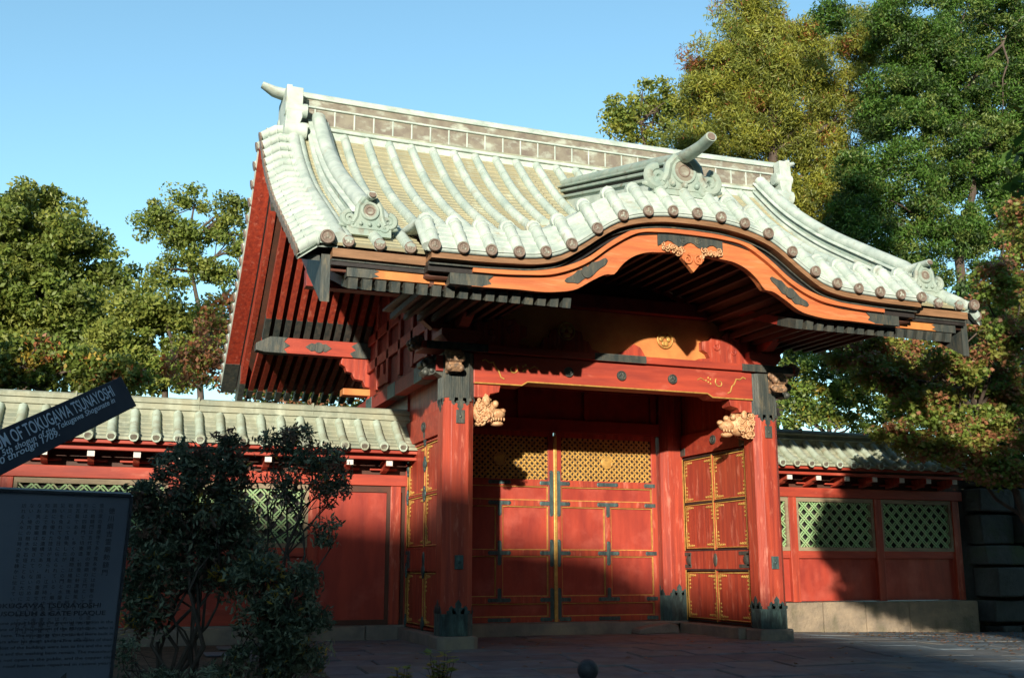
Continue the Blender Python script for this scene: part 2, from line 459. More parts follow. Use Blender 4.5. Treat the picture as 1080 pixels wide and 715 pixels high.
# demon-tile style end ornament with disc and side scrolls
def ridge_ornament(name, c, w, h, parent, tube_end=None):
    x, y, z = c
    b = MB(); b.mat = 0
    pts = [(-.30, 0), (.30, 0), (.33, .12), (.27, .3), (.24, .62), (.14, .86), (0, .95), (-.14, .86), (-.24, .62), (-.27, .3), (-.33, .12)]
    b.prism([(x + p[0] * w, z + p[1] * h) for p in pts], 'y', y - .05, y + .08)
    for s in (-1, 1):
        b.tube([(x + s * w * q[0], y - .03, z + h * q[1]) for q in ((.12, .9), (.25, .66), (.29, .34), (.36, .16))], .028 * w / .45 * 1.1, 6)
        b.spiral((x + s * .44 * w, y - .02, z + .27 * h), .17 * w, .036 * w / .45, 1.5, math.pi / 2, -s)
        b.spiral((x + s * .36 * w, y - .03, z + .1 * h), .1 * w, .026 * w / .45, 1.2, math.pi, s)
        b.ball((x + s * .55 * w, y - .0, z + .1 * h), .06 * w, (2.2, 1, .9), 8, 6)
        b.ball((x + s * .2 * w, y - .06, z + .14 * h), .05 * w, n=8, m=6)
    b.box(x - .5 * w, x + .5 * w, y - .04, y + .1, z - .07, z + .02)
    b.ball((x, y - .06, z + .13 * h), .05 * w, n=8, m=6)
    b.ring((x, y - .055, z + .52 * h), .18 * w, .022)
    b.mat = 1
    b.cyl((x, y - .02, z + .52 * h), (x, y - .062, z + .52 * h), .165 * w, n=20)
    b.mat = 2
    b.ring((x, y - .062, z + .52 * h), .09 * w, .01)
    return b.build(name, ['copper_green', 'copper_brown', 'disc'], parent, bevel=.006)

def descending_ridge(x):
    b = MB()
    ys = ylist(-1.50, 1.98, 26)
    def lay(z0, z1, hw, m, y0=-1.5):
        b.mat = m
        yy = ylist(y0, 1.98, 24); v = []; f = []
        for y in yy:
            for sx in (-hw, hw):
                for z in (z0, z1): v.append((x + sx, y, MZ(y) + z))
        for i in range(24):
            o = 4 * i
            f += [(o + 1, o + 3, o + 7, o + 5), (o, o + 1, o + 5, o + 4), (o + 2, o + 6, o + 7, o + 3)]
        f += [(0, 2, 3, 1)]
        b.add(v, f, True)
    lay(-.02, .12, .15, 0); lay(.12, .15, .17, 0); lay(.15, .25, .12, 1); lay(.25, .28, .15, 0)
    b.mat = 0
    b.tube([(x, -1.86, MZ(-1.86) + .56), (x, -1.72, MZ(-1.72) + .48), (x, -1.6, MZ(-1.6) + .41)] + [(x, y, MZ(y) + .33) for y in ys], [.042, .045, .05] + [.07] + [.085] * 26, 10, sx=1.25)
    b.mat = 1
    b.mat = 2; b.cyl((x, -1.858, MZ(-1.86) + .56), (x, -1.87, MZ(-1.86) + .565), .04, n=12)
    o = b.build('descending_ridge', ['copper_white', 'copper_green', 'disc'], ROOF)
    ridge_ornament('ridge_ornament', (x, -1.70, MZ(-1.7) + .10), .50, .40, o)
descending_ridge(-1.56); descending_ridge(6.06)

# tile ends along the eaves ----------------------------------------------------
def tile_end_mesh():
    b = MB()
    b.cyl((0, 0, 0), (0, -.035, 0), .074, n=20)
    b.ring((0, -.035, 0), .062, .012)
    b.mat = 1
    b.ball((0, -.034, .0), .02, (1, .5, 1), 8, 6)
    for k in range(3):
        a = math.pi / 2 + k * 2 * math.pi / 3
        b.ball((.028 * math.cos(a), -.033, .028 * math.sin(a)), .017, (1, .4, 1), 8, 5)
    return b
te = tile_end_mesh().build('tile_end', ['disc', 'copper_brown'], ROOF)
def put_tile_end(x, y, z, first=[True], s=1.0):
    if first[0]: o = te; first[0] = False
    else:
        o = te.copy(); COL.objects.link(o)
    o.location = (x, y, z); o.rotation_euler = (0, random.uniform(-.4, .4), 0)
    o.scale = (s * random.uniform(.87, .94),) * 3
for x in [m for m in mainx if m < KX0 + .03 or m > KX1 - .03]: put_tile_end(x, -2.0, MZ(-2.0) + .035)
put_tile_end(-2.07, -2.03, MZ(-2.0) + .05, s=1.15); put_tile_end(6.57, -2.03, MZ(-2.0) + .05, s=1.15)
kx = [-0.96 + 6.46 / 20 * i for i in range(21)]

# curved (ogee) gable roof in front --------------------------------------------
b = MB(); b.mat = 1
pans(b, KX0 - .05, KX1 + .05, -2.25, -1.92, KZ, .066, .01, 64)
b.mat = 0
sheet(b, ylist(KX0 - .05, KX1 + .05, 64), [-2.25, -1.92, -1.4, -.6, .2, 1.0, 1.55], lambda x, y: KZ(x, y) - .012, .05)
for x in kx:
    ye = -2.25
    while ye < 1.6 and KZ(x, ye) > MZ(ye) - .03: ye += .05
    # rolls stand square to the curved surface
    def shift(x, d=.03):
        g = (K(x + .05) - K(x - .05)) / .1
        n = math.hypot(g, 1); return (x - g / n * d, d / n)
    dx, dz = shift(x)
    P = [(dx, y, KZ(x, y) + dz) for y in [-2.26, -2.15, -2.03, -1.93, -1.84]]
    b.tube(P, .07, 10)
    for y in (-2.13, -1.98):
        b.tube([(dx, y, KZ(x, y) + dz), (dx, y + .028, KZ(x, y + .028) + dz)], .078, 10)
    b.tube([(dx, -1.90, KZ(x, -1.90) + dz), (dx, -1.84, KZ(x, -1.84) + dz + .0)], .092, 10)
    put_tile_end(dx, -2.262, KZ(x, -2.26) + dz - .02)
for x in (KX0 - .06, KX1 + .06):
    b.tube([(x, y, KZ(x, y) - .01) for y in (-2.25, -2.1, -1.92, -1.6, -1.2, -.8)], .055, 8)
KR = b.build('curved_gable_roof', ['copper_white', 'copper_white'], ROOF)
b = MB()
def kb(y): return max(KZ(XC, y) - .08, 0)
def klay(z0, z1, hw, m, y0=-1.86, y1=1.75):
    b.mat = m
    base = lambda y: 5.33 + .255 * (y + 1.9)
    v = []
    for y in (y0, y1):
        for sx in (-hw, hw):
            for z in (z0, z1): v.append((XC + sx, y, base(y) + z))
    b.add(v, [(1, 3, 7, 5), (0, 1, 5, 4), (2, 6, 7, 3), (0, 2, 3, 1), (4, 5, 7, 6), (0, 4, 6, 2)])
klay(-.12, .16, .20, 0); klay(.16, .20, .24, 1); klay(.20, .27, .15, 2); klay(.27, .31, .2, 1); klay(.31, .35, .14, 2); klay(.35, .38, .2, 1)
b.mat = 1
base = lambda y: 5.33 + .255 * (y + 1.9)
ys = ylist(-1.5, 1.75, 10)
b.tube([(XC, -2.66, 5.77), (XC, -2.45, 5.74), (XC, -2.2, 5.74), (XC, -1.85, 5.77)] + [(XC, y, base(y) + .44) for y in ys], [.062, .066, .075, .085] + [.085] * 11, 12, sx=1.2)
b.mat = 3
b.cyl((XC, -2.66, 5.77), (XC, -2.668, 5.772), .05, n=16)
kr = b.build('curved_gable_ridge', ['copper_white', 'copper_green', 'black', 'disc'], KR, bevel=.006)
ridge_ornament('ridge_ornament', (XC, -1.95, 5.33), .82, .47, kr)

# ogee bargeboard, its mouldings and fittings ----------------------------------------
def off(a, dz, n=90, x0=KX0, x1=KX1): return [(x, K(x) + dz) for x in ylist(x0, x1, n)]
b = MB()
b.mat = 0; b.band(off(0, -.045), off(0, -.125), 'y', -2.235, -2.0)
b.build('eave_board', ['wood_brown'], GATE)
b = MB(); b.mat = 0
b.band(off(0, -.125), off(0, -.235), 'y', -2.10, -1.9)  # black band puts the shadow gap under the eave into colour
b.mat = 1; b.band(off(0, -.155), off(0, -.172), 'y', -2.15, -2.10)
b.build('eave_shadow_band', ['black', 'iron'], GATE)
HT = smooth_table([(0, 4.735), (.4, 4.725), (.72, 4.68), (1.04, 4.50), (1.38, 4.25), (1.75, 4.09), (2.2, 4.03), (2.75, 4.01), (3.15, 4.01)], 120)
HB = smooth_table([(0, 4.52), (.4, 4.49), (.62, 4.46), (.80, 4.38), (.93, 4.27), (1.02, 4.16), (1.10, 4.155), (1.3, 4.06), (1.5, 3.94), (1.75, 3.885), (2.27, 3.87), (2.75, 3.86), (3.15, 3.86)], 120)
def hz(T, x): return interp(abs(x - XC), T)
xs = ylist(XC - 2.75, XC + 2.75, 140)
b = MB()
b.band([(x, hz(HT, x)) for x in xs], [(x, hz(HB, x)) for x in xs], 'y', -2.08, -1.98)
HAFU = b.build('curved_bargeboard', ['orange'], GATE)
b = MB(); b.band([(x, hz(HT, x) + .05) for x in xs], [(x, hz(HT, x) - .012) for x in xs], 'y', -2.14, -1.99)
b.build('bargeboard_moulding', ['orange'], HAFU)
b = MB(); b.band([(x, hz(HB, x) + .03) for x in xs], [(x, hz(HB, x) - .012) for x in xs], 'y', -2.092, -2.075)
b.build('bargeboard_lip', ['orange'], HAFU)
def leaf_plate(mb, x0, x1, T, Bt, y, wob=.02, a=.15, c=.85):
    n = 24; top = []; bot = []
    for i in range(n + 1):
        x = x0 + (x1 - x0) * i / n
        q = i / n
        zt, zb = hz(T, x), hz(Bt, x); h = zt - zb; mid = (zt + zb) / 2
        k = (abs(math.sin(math.pi * q)) ** .5) * (1 - .35 * abs(math.sin(3 * math.pi * q + .3))) 
        top.append((x, mid + h * (c - .5) * k + .003)); bot.append((x, mid - h * (.5 - a) * k - .003))
    mb.band(top, bot, 'y', y, y + .03)
b = MB()
b.band([(x, hz(HT, x) - .002) for x in ylist(XC - .44, XC + .44, 20)], [(x, hz(HT, x) - .13 + .035 * math.cos((x - XC) * 21)) for x in ylist(XC - .44, XC + .44, 20)], 'y', -2.098, -2.07)
for s in (-1, 1): b.spiral((XC + s * .1, -2.1, 4.655), .055, .008, 1.3, 0, s)
b.build('metal_fitting', ['iron'], HAFU)
for s in (-1, 1):
    b = MB(); x = XC + s * 1.37
    leaf_plate(b, x - .27, x + .27, HT, HB, -2.095)
    b.cyl((x, -2.09, hz(HT, x) * .5 + hz(HB, x) * .5), (x, -2.112, hz(HT, x) * .5 + hz(HB, x) * .5), .068, n=16)
    b.build('metal_fitting', ['iron'], HAFU)
    b = MB(); xa, xb = sorted((XC + s * 2.62, XC + s * 3.0))
    b.band([(xx, 4.015) for xx in ylist(xa, xb, 4)], [(xx, 3.853) for xx in ylist(xa, xb, 4)], 'y', -2.095, -1.96)
    xt = XC + s * 2.62
    b.prism([(xt, 4.01), (xt - s * .12, 3.985), (xt - s * .06, 3.935), (xt - s * .1, 3.89), (xt, 3.86)], 'y', -2.094, -2.07)
    b.build('metal_fitting', ['iron'], HAFU)
# hanging gilt pendant
b = MB(); b.mat = 0
b.prism([(XC - .1, 4.56), (XC + .1, 4.56), (XC + .15, 4.42), (XC + .07, 4.34), (XC, 4.26), (XC - .07, 4.34), (XC - .15, 4.42)], 'y', -2.14, -2.08)
for s in (-1, 1):
    b.spiral((XC + s * .075, -2.15, 4.41), .065, .016, 1.4, math.pi / 2, s)
b.mat = 1
rr = random.Random(3)
for s in (-1, 1):
    for i in range(17):
        q = i / 16
        b.spiral((XC + s * (.12 + .27 * q), -2.13 + rr.uniform(-.02, .02), 4.50 + .05 * q + rr.uniform(-.045, .045) * (1 - .5 * q)), rr.uniform(.022, .04), .011, 1.1, rr.uniform(0, 6), rr.choice((-1, 1)), n=9, k=5)
b.build('carved_pendant', ['orange', 'gilt'], HAFU)

# straight eave at both sides: boards and rafter tips --------------------------------------------
for s, x0, x1 in ((-1, -2.0, KX0 + .05), (1, KX1 - .05, 6.5)):
    b = MB()
    b.mat = 0; b.box(x0, x1, -1.99, -1.80, 4.06, 4.155)
    b.mat = 1; b.box(x0, x1, -1.93, -1.8, 3.985, 4.06); b.mat = 2; b.box(x0, x1, -1.945, -1.93, 4.03, 4.045)
    b.build('eave_board', ['wood_brown', 'black', 'iron'], GATE)
for s, x0, x1 in ((-1, -1.82, -.2), (1, 4.7, 6.35)):
    b = MB(); b.mat = 0; b.box(x0, x1, -1.90, -1.78, 3.885, 3.985)
    b.mat = 1
    for xa, xb in ((x0 - .004, x0 + .26), (x1 - .3, x1 + .004)):
        b.box(xa, xb, -1.906, -1.775, 3.88, 3.99)
        for xe, dd in ((xa, -1), (xb, 1)):
            if x0 < xe < x1: b.prism([(xe, 3.99), (xe + dd * .09, 3.965), (xe + dd * .03, 3.935), (xe + dd * .09, 3.905), (xe, 3.882)], 'y', -1.906, -1.89)
    b.build('eave_beam', ['ochre', 'iron'], GATE)
RT_ = [(-1.95, 3.84), (0, 4.52), (2.22, 6.25)]
def RZ(y): return interp(min(y, 4.44 - y), RT_)
# rafters
def rafter_mesh():
    b = MB(); b.mat = 0
    b.beam((0, -1.55, 0.03), (0, -.02, .565), .085, .10)
    b.mat = 1
    b.beam((0, -1.93, -.09), (0, -1.545, .035), .10, .115)
    return b
raf = rafter_mesh().build('rafter', ['red_dark', 'iron'], GATE)
first = True
for x in [-1.76 + .155 * i for i in range(17)] + [3.87 + .155 * i for i in range(16)]:
    o = raf if first else raf.copy()
    if not first: COL.objects.link(o)
    first = False
    o.location = (x, 0, 3.89)
# long rafters under the gable overhangs and the rear eave
def long_rafter():
    b = MB(); b.mat = 0
    b.beam((0, 2.5, RZ(2.5) - .02), (0, 4.1, RZ(4.1) - .02), .085, .11)
    b.mat = 1; b.beam((0, 4.1, RZ(4.1) - .02), (0, 4.46, RZ(4.46) - .03), .092, .117)
    b.mat = 0; b.beam((0, 4.46, RZ(4.46) - .03), (0, 6.1, RZ(6.1) - .03), .085, .10)
    b.mat = 1; b.beam((0, 6.1, RZ(6.1) - .03), (0, 6.36, RZ(6.36) - .05), .092, .108)
    return b
lr = long_rafter().build('rafter', ['red', 'iron'], GATE)
first = True
for x in [-1.88 + .165 * i for i in range(12)] + [4.62 + .165 * i for i in range(12)]:
    o = lr if first else lr.copy()
    if not first: COL.objects.link(o)
    first = False
    o.location = (x, 0, 0)
# soffit boarding
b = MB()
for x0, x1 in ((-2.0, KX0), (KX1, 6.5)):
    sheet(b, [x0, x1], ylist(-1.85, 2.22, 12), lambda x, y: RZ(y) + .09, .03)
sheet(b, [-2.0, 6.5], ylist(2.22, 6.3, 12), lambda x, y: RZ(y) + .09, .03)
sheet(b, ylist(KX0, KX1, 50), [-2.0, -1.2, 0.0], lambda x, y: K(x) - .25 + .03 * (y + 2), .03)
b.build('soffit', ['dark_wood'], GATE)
b = MB()
for i in range(37):
    x = KX0 + .1 + i * 6.3 / 36
    b.beam((x, -1.9, K(x) - .325), (x, -.1, K(x) - .30), .05, .07)
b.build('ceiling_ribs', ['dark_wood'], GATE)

# purlins
for y, m in ((0.0, 'red_dark'), (4.44, 'red_beam'), (2.22, 'red_dark')):
    z0 = 4.24 if y != 2.22 else 5.95
    b = MB(); b.mat = 0
    if y == 2.22: b.box(-2.0, 6.5, y - .1, y + .1, z0, z0 + .24)
    elif y == 0.0: b.box(-1.95, 6.45, .0, .18, z0, z0 + .24)
    else:
        b.prism([(-2.02, 4.26), (-1.88, 4.235), (6.38, 4.235), (6.52, 4.26), (6.52, 4.37), (6.3, 4.49), (-1.8, 4.49), (-2.02, 4.37)], 'y', 4.34, 4.54)
        b.mat = 1
        for s, xe in ((1, -2.02), (-1, 6.52)):
            b.prism([(xe - s * .004, 4.257), (xe + s * .14, 4.23), (xe + s * .5, 4.23), (xe + s * .44, 4.3), (xe + s * .54, 4.36), (xe + s * .44, 4.42), (xe + s * .5, 4.495), (xe + s * .22, 4.495), (xe - s * .004, 4.375)], 'y', 4.33, 4.55)
            xm = xe + s * 1.0
            b.prism([(xm - .22, 4.36), (xm - .12, 4.43), (xm, 4.41), (xm + .12, 4.43), (xm + .22, 4.36), (xm + .12, 4.29), (xm, 4.31), (xm - .12, 4.29)], 'y', 4.33, 4.36)
            b.cyl((xm, 4.335, 4.36), (xm, 4.315, 4.36), .085, n=16)
            b.mat = 1
            xw = xe + s * 1.88
            b.prism([(xw - .23 if s > 0 else xw + .23, 4.49), (xw, 4.495), (xw + s * .0, 4.23), (xw - s * .3, 4.23), (xw - s * .36, 4.3), (xw - s * .26, 4.36), (xw - s * .34, 4.42)], 'y', 4.333, 4.36)
    b.build('purlin', [m, 'iron'], GATE, bevel=.006)

# verge bargeboards (both gables, both slopes) and their soffit planks
for s, xa in ((-1, -2.0), (1, 6.5)):
    b = MB()
    for side in (0, 1):
        def yy(y): return y if side == 0 else 4.44 - y
        ys = ylist(-1.86 if side == 0 else -2.12, 2.22, 26)
        def dep(y): return (.36 + .16 * min(1, max(0, (1.5 - y)) / 2.2)) if side == 0 else .36 + .10 * max(0, (-y - .8)) / 1.3
        top = [(yy(y), MZ(y) - .17) for y in ys]; bot = [(yy(y), MZ(y) - .17 - dep(y)) for y in ys]
        b.mat = 0
        n1 = 6 if side == 0 else 4
        x0, x1 = sorted((xa, xa + s * .09))
        b.mat = 1; b.band(top[:n1 + 1], bot[:n1 + 1], 'x', x0 - .004, x1 + .004)
        b.mat = 0; b.band(top[n1:], bot[n1:], 'x', x0, x1)
        b.mat = 2
        x0, x1 = sorted((xa + s * .09, xa + s * .115))
        b.band([(p[0], p[1] - .04) for p in top[1:]], [(p[0], p[1] - .09) for p in top[1:]], 'x', x0, x1)
        x0, x1 = sorted((xa + s * .115, xa + s * .35))
        b.mat = 0; b.band([(p[0], p[1] - .02) for p in top[n1:]], [(p[0], p[1] - .075) for p in top[n1:]], 'x', x0, x1)
        b.mat = 1; b.band([(p[0], p[1] - .02) for p in top[:n1 + 1]], [(p[0], p[1] - .078) for p in top[:n1 + 1]], 'x', x0 - .003, x1 + .003)
    b.build('gable_bargeboard', ['red', 'iron', 'black'], GATE)
    # gold-edged gable pendant
    b = MB(); x0, x1 = sorted((xa + s * .1, xa + s * .16))
    b.prism([(2.22 - .16, 6.75), (2.22 + .16, 6.75), (2.22 + .3, 6.3), (2.22 + .12, 6.1), (2.22, 5.9), (2.22 - .12, 6.1), (2.22 - .3, 6.3)], 'x', x0, x1)
    b.build('gable_pendant', ['iron'], GATE)
    # gable wall
    xw = -.12 if s < 0 else 4.62
    b = MB()
    ys = ylist(.05, 4.4, 16)
    b.band([(y, RZ(y) + .08) for y in ys], [(y, 3.40) for y in ys], 'x', xw - .03, xw + .03)
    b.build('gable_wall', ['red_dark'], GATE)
    b = MB()
    for z in (3.98, 4.42): b.box(xw + s * .03 - .05, xw + s * .03 + .05, .1, 4.4, z, z + .16)
    for y in (.75, 1.5, 2.22, 2.95, 3.7): b.box(xw + s * .04 - .04, xw + s * .04 + .04, y - .07, y + .07, 3.6, RZ(y))
    for y in (1.1, 3.3):
        b.prism([(y - .3, 3.62), (y + .3, 3.62), (y + .24, 3.75), (y + .12, 3.78), (y + .08, 3.96), (y - .08, 3.96), (y - .12, 3.78), (y - .24, 3.75)], 'x', xw + s * .03, xw + s * .08)
    b.build('gable_framing', ['red_beam'], GATE, bevel=.008)
    b = MB(); b.mat = 0
    x0, x1 = (-.30, -.13) if s < 0 else (4.63, 4.80)
    b.box(x0, x1, -.12, 4.75, 3.26, 3.46)
    b.mat = 1
    for ya, yb in ((.55, .95), (2.0, 2.45), (3.5, 3.9)): b.box(x0 - .005, x1 + .005, ya, yb, 3.255, 3.465)
    b.build('tie_beam', ['red_dark', 'verdigris'], GATE, bevel=.006)

# pillars ------------------------------------------------------------------------------
def pillar(x, y, w, zt, z_top, front=True):
    h = w / 2; c = w * .22
    def oct(hh, cc): return [(x - hh + cc, y - hh), (x + hh - cc, y - hh), (x + hh, y - hh + cc), (x + hh, y + hh - cc), (x + hh - cc, y + hh), (x - hh + cc, y + hh), (x - hh, y + hh - cc), (x - hh, y - hh + cc)]
    b = MB(); b.prism(oct(h, c), 'z', 0.02, z_top)
    p = b.build('pillar', ['red'], GATE, bevel=.006)
    b = MB(); b.prism(oct(h + .06, .08), 'z', -.14, .028); b.build('stone_base', ['stone'], p, bevel=.02)
    def sleeve(z0, z1, mname, up):
        b = MB(); hh = h + .007
        out = []
        base = oct(hh, c)
        for i in range(8):
            a, d = Vector(base[i]), Vector(base[(i + 1) % 8])
            k = max(2, int((d - a).length / .028)); nrm = Vector(((d - a).y, -(d - a).x)).normalized()
            for j in range(k):
                out.append(a.lerp(d, j / k)); out.append(a.lerp(d, (j + .75) / k)); out.append(a.lerp(d, (j + .82) / k) - nrm * .006); out.append(a.lerp(d, (j + .95) / k) - nrm * .006)
        b.prism([tuple(q) for q in out], 'z', z0, z1)
        # pointed leaves along the open edge
        e, sg = (z0, -1) if up < 0 else (z1, 1)
        for (px, py, ux, uy) in ((0, -1, 1, 0), (-1, 0, 0, 1), (1, 0, 0, 1)):
            for q, hh2, ww in ((-.55, .10, .055), (0, .17, .075), (.55, .10, .055)):
                cx, cy = x + px * (hh - .006) + ux * q * h * .8, y + py * (hh - .006) + uy * q * h * .8
                pts = [(-ww, 0), (-ww * 1.1, .35 * hh2), (-ww * .5, .45 * hh2), (-ww * .55, .7 * hh2), (0, hh2), (ww * .55, .7 * hh2), (ww * .5, .45 * hh2), (ww * 1.1, .35 * hh2), (ww, 0)]
                if ux: b.prism([(cx + t[0], e + sg * t[1]) for t in pts], 'y', cy - .002, cy + .008)
                else: b.prism([(cy + t[0], e + sg * t[1]) for t in pts], 'x', cx - .005, cx + .005)
        b.build('metal_sleeve', [mname], p)
    if front:
        sleeve(zt, 3.50, 'iron', -1); sleeve(0.03, .29, 'verdigris', 1)
        for z in (2.68, .90):
            b = MB()
            b.box(x - .055, x + .055, y - h - .018, y - h + .01, z - .085, z + .085); b.ball((x, y - h - .018, z), .02, (1, .6, 1))
            b.build('metal_plate', ['iron' if z > 1 else 'verdigris'], p, bevel=.005)
    else: sleeve(0.03, .42, 'verdigris', 1)
    return p
pillar(0, 0, .40, 2.92, 3.5); pillar(4.5, 0, .40, 2.92, 3.5)
pillar(.25, 2.22, .44, 0, 4.6, False); pillar(4.24, 2.22, .44, 0, 4.6, False)
pillar(0, 4.44, .36, 0, 3.6, False); pillar(4.5, 4.44, .36, 0, 3.6, False)

# crest of three leaves in a ring
def crest(mb, c, r, axis='y', s=-1):
    def P(u, w, d):
        return (c[0] + u, c[1] + s * d, c[2] + w) if axis == 'y' else (c[0] + s * d, c[1] + u, c[2] + w)
    mb.ring(P(0, 0, .01), r, r * .11, axis)
    for k in range(3):
        a = -math.pi / 2 + k * 2 * math.pi / 3
        for e in (-1, 1):
            q = a + e * .38
            cc = P(math.cos(q) * r * .5, math.sin(q) * r * .5, .008)
            mb.ball(cc, r * .3, (1, .3, 1) if axis == 'y' else (.3, 1, 1), 9, 6)

# front beam with scrolls, medallions and gilt edge ---------------------------------------------
b = MB()
b.prism([(.19, 3.12), (.84, 3.12), (.92, 3.17), (3.58, 3.17), (3.66, 3.12), (4.31, 3.12), (4.31, 3.515), (.19, 3.515)], 'y', -.15, .12)
BEAM = b.build('front_beam', ['red_beam'], GATE, bevel=.01)
b = MB()
pl = [(.2, 3.13), (.84, 3.13), (.92, 3.18), (3.58, 3.18), (3.66, 3.13), (4.3, 3.13)]
b.tube([(p[0], -.155, p[1]) for p in pl], .011, 6, up=(0.01, 1, 0))
for s, x in ((1, .30), (-1, 4.2)):
    b.spiral((x + s * .42, -.155, 3.34), .075, .011, .9, math.pi * (.25 if s > 0 else .75), -s)
    W = [(.0, 3.42), (.06, 3.44), (.13, 3.40), (.2, 3.41), (.25, 3.33), (.3, 3.30), (.34, 3.22), (.4, 3.2)]
    b.tube([(x + s * (p[0] * .75), -.155, p[1]) for p in W], .011, 6, up=(0.01, 1, 0))
    for k in range(5): b.ball((x + s * (.56 + .035 * (k % 3)), -.152, 3.36 + .02 * (k - 2)), .016, (1, .5, 1), 6, 5)
    b.tube([(x + s * p[0], -.155, p[1]) for p in ((.66, 3.36), (.72, 3.39), (.77, 3.36))], .008, 6, up=(0.01, 1, 0))
b.build('gilt_scrollwork', ['gold'], BEAM)
for x in (1.50, 2.27, 3.04):
    b = MB(); b.cyl((x, -.145, 3.345), (x, -.17, 3.345), .068, n=20); b.mat = 1; crest(b, (x, -.168, 3.345), .058)
    b.build('crest_medallion', ['iron', 'iron'], BEAM)
# plate beam above
b = MB(); b.mat = 0; b.box(-.5, 5.0, -.21, .2, 3.525, 3.62)
PB = b.build('plate_beam', ['red_beam'], GATE, bevel=.008)
def ribbed(x0, x1):
    b = MB()
    for k in range(4):
        z = 3.522 + k * .026
        b.box(x0 + (.03 if k in (0, 3) else 0), x1 - (.03 if k in (0, 3) else 0), -.222, -.20, z, z + .02)
    b.box(x0, x1, -.215, -.205, 3.523, 3.622)
    return b
ribbed(1.86, 2.62).build('metal_fitting', ['iron'], PB)
ribbed(4.12, 4.95).build('metal_fitting', ['iron'], PB); ribbed(-.45, .36).build('metal_fitting', ['iron'], PB)
# carved beam noses round the pillar heads
def nose(c, d, mat_, n=4, L=.30, h=.26):
    """beam nose: curling beast head pointing along d"""
    c, d = Vector(c), Vector(d); up = Vector((0, 0, 1)); sd_ = d.cross(up)
    b = MB()
    P = [(0, .5 * h), (.35, .55 * h), (.75, .42 * h), (1, .2 * h), (.98, -.02 * h), (.8, -.1 * h), (.95, -.28 * h), (.75, -.5 * h), (.45, -.42 * h), (.3, -.3 * h), (0, -.5 * h)]
    w = .085
    v = [c + d * (p[0] * L) + up * p[1] + sd_ * s for s in (-w, w) for p in P]
    k = len(P); b.add(v, [tuple(range(k)), tuple(range(2 * k - 1, k - 1, -1))] + [(i, i + k, (i + 1) % k + k, (i + 1) % k) for i in range(k)])
    for q, zz, r in ((.85, .1, .05), (.6, .28, .055), (.35, .4, .05), (.75, -.32, .045), (.5, -.2, .04)):
        for s in (-1, 1): b.ball(c + d * q * L + up * zz * h + sd_ * s * w * .9, r, n=8, m=6)
    return b.build('carved_nose', [mat_], GATE, bevel=.008)
for x, s in ((0, -1), (4.5, 1)):
    nose((x + s * .2, 0, 3.32), (s, 0, 0), 'iron', L=.30)
    nose((x + s * .12, -.2, 3.36), (0, -1, 0), 'nose_wood', L=.20, h=.28)
    nose((x + s * .45, -.02, 3.60), (s, 0, 0), 'nose_wood', L=.18, h=.14)
    # bearing block and bracket arms above the pillar
    b = MB(); b.prism([(x - .26, 3.80), (x + .26, 3.80), (x + .26, 3.72), (x + .18, 3.625), (x - .18, 3.625), (x - .26, 3.72)], 'y', -.22, .22)
    b.prism([(x - .5, 4.02), (x + .5, 4.02), (x + .5, 3.93), (x + .34, 3.81), (x - .34, 3.81), (x - .5, 3.93)], 'y', -.07, .07)
    b.prism([(-.55, 4.02), (.5, 4.02), (.5, 3.93), (.34, 3.812), (-.34, 3.812), (-.55, 3.93)], 'x', x - .07, x + .07)
    for q in (-.42, 0, .42): b.box(x + q - .09, x + q + .09, -.1, .1, 4.03, 4.14)
    b.box(x - .55, x + .55, -.06, .06, 4.145, 4.24)
    b.build('bracket', ['red_beam'], GATE, bevel=.008)
    b = MB()
    pts = [(0, 4.22), (.5, 4.22), (.52, 4.12), (.44, 4.07), (.42, 4.0), (.33, 3.98), (.28, 3.88), (.14, 3.86), (.1, 3.76), (0, 3.74)]
    b.prism([(x + s * (.12 + p[0]), p[1]) for p in pts], 'y', 4.36, 4.52)
    b.build('bracket', ['red'], GATE, bevel=.01)
    b = MB(); b.box(min(x + s * .1, x + s * .6), max(x + s * .1, x + s * .6), 4.3, 4.56, 3.60, 3.71); b.build('beam_end', ['ochre'], GATE, bevel=.01)

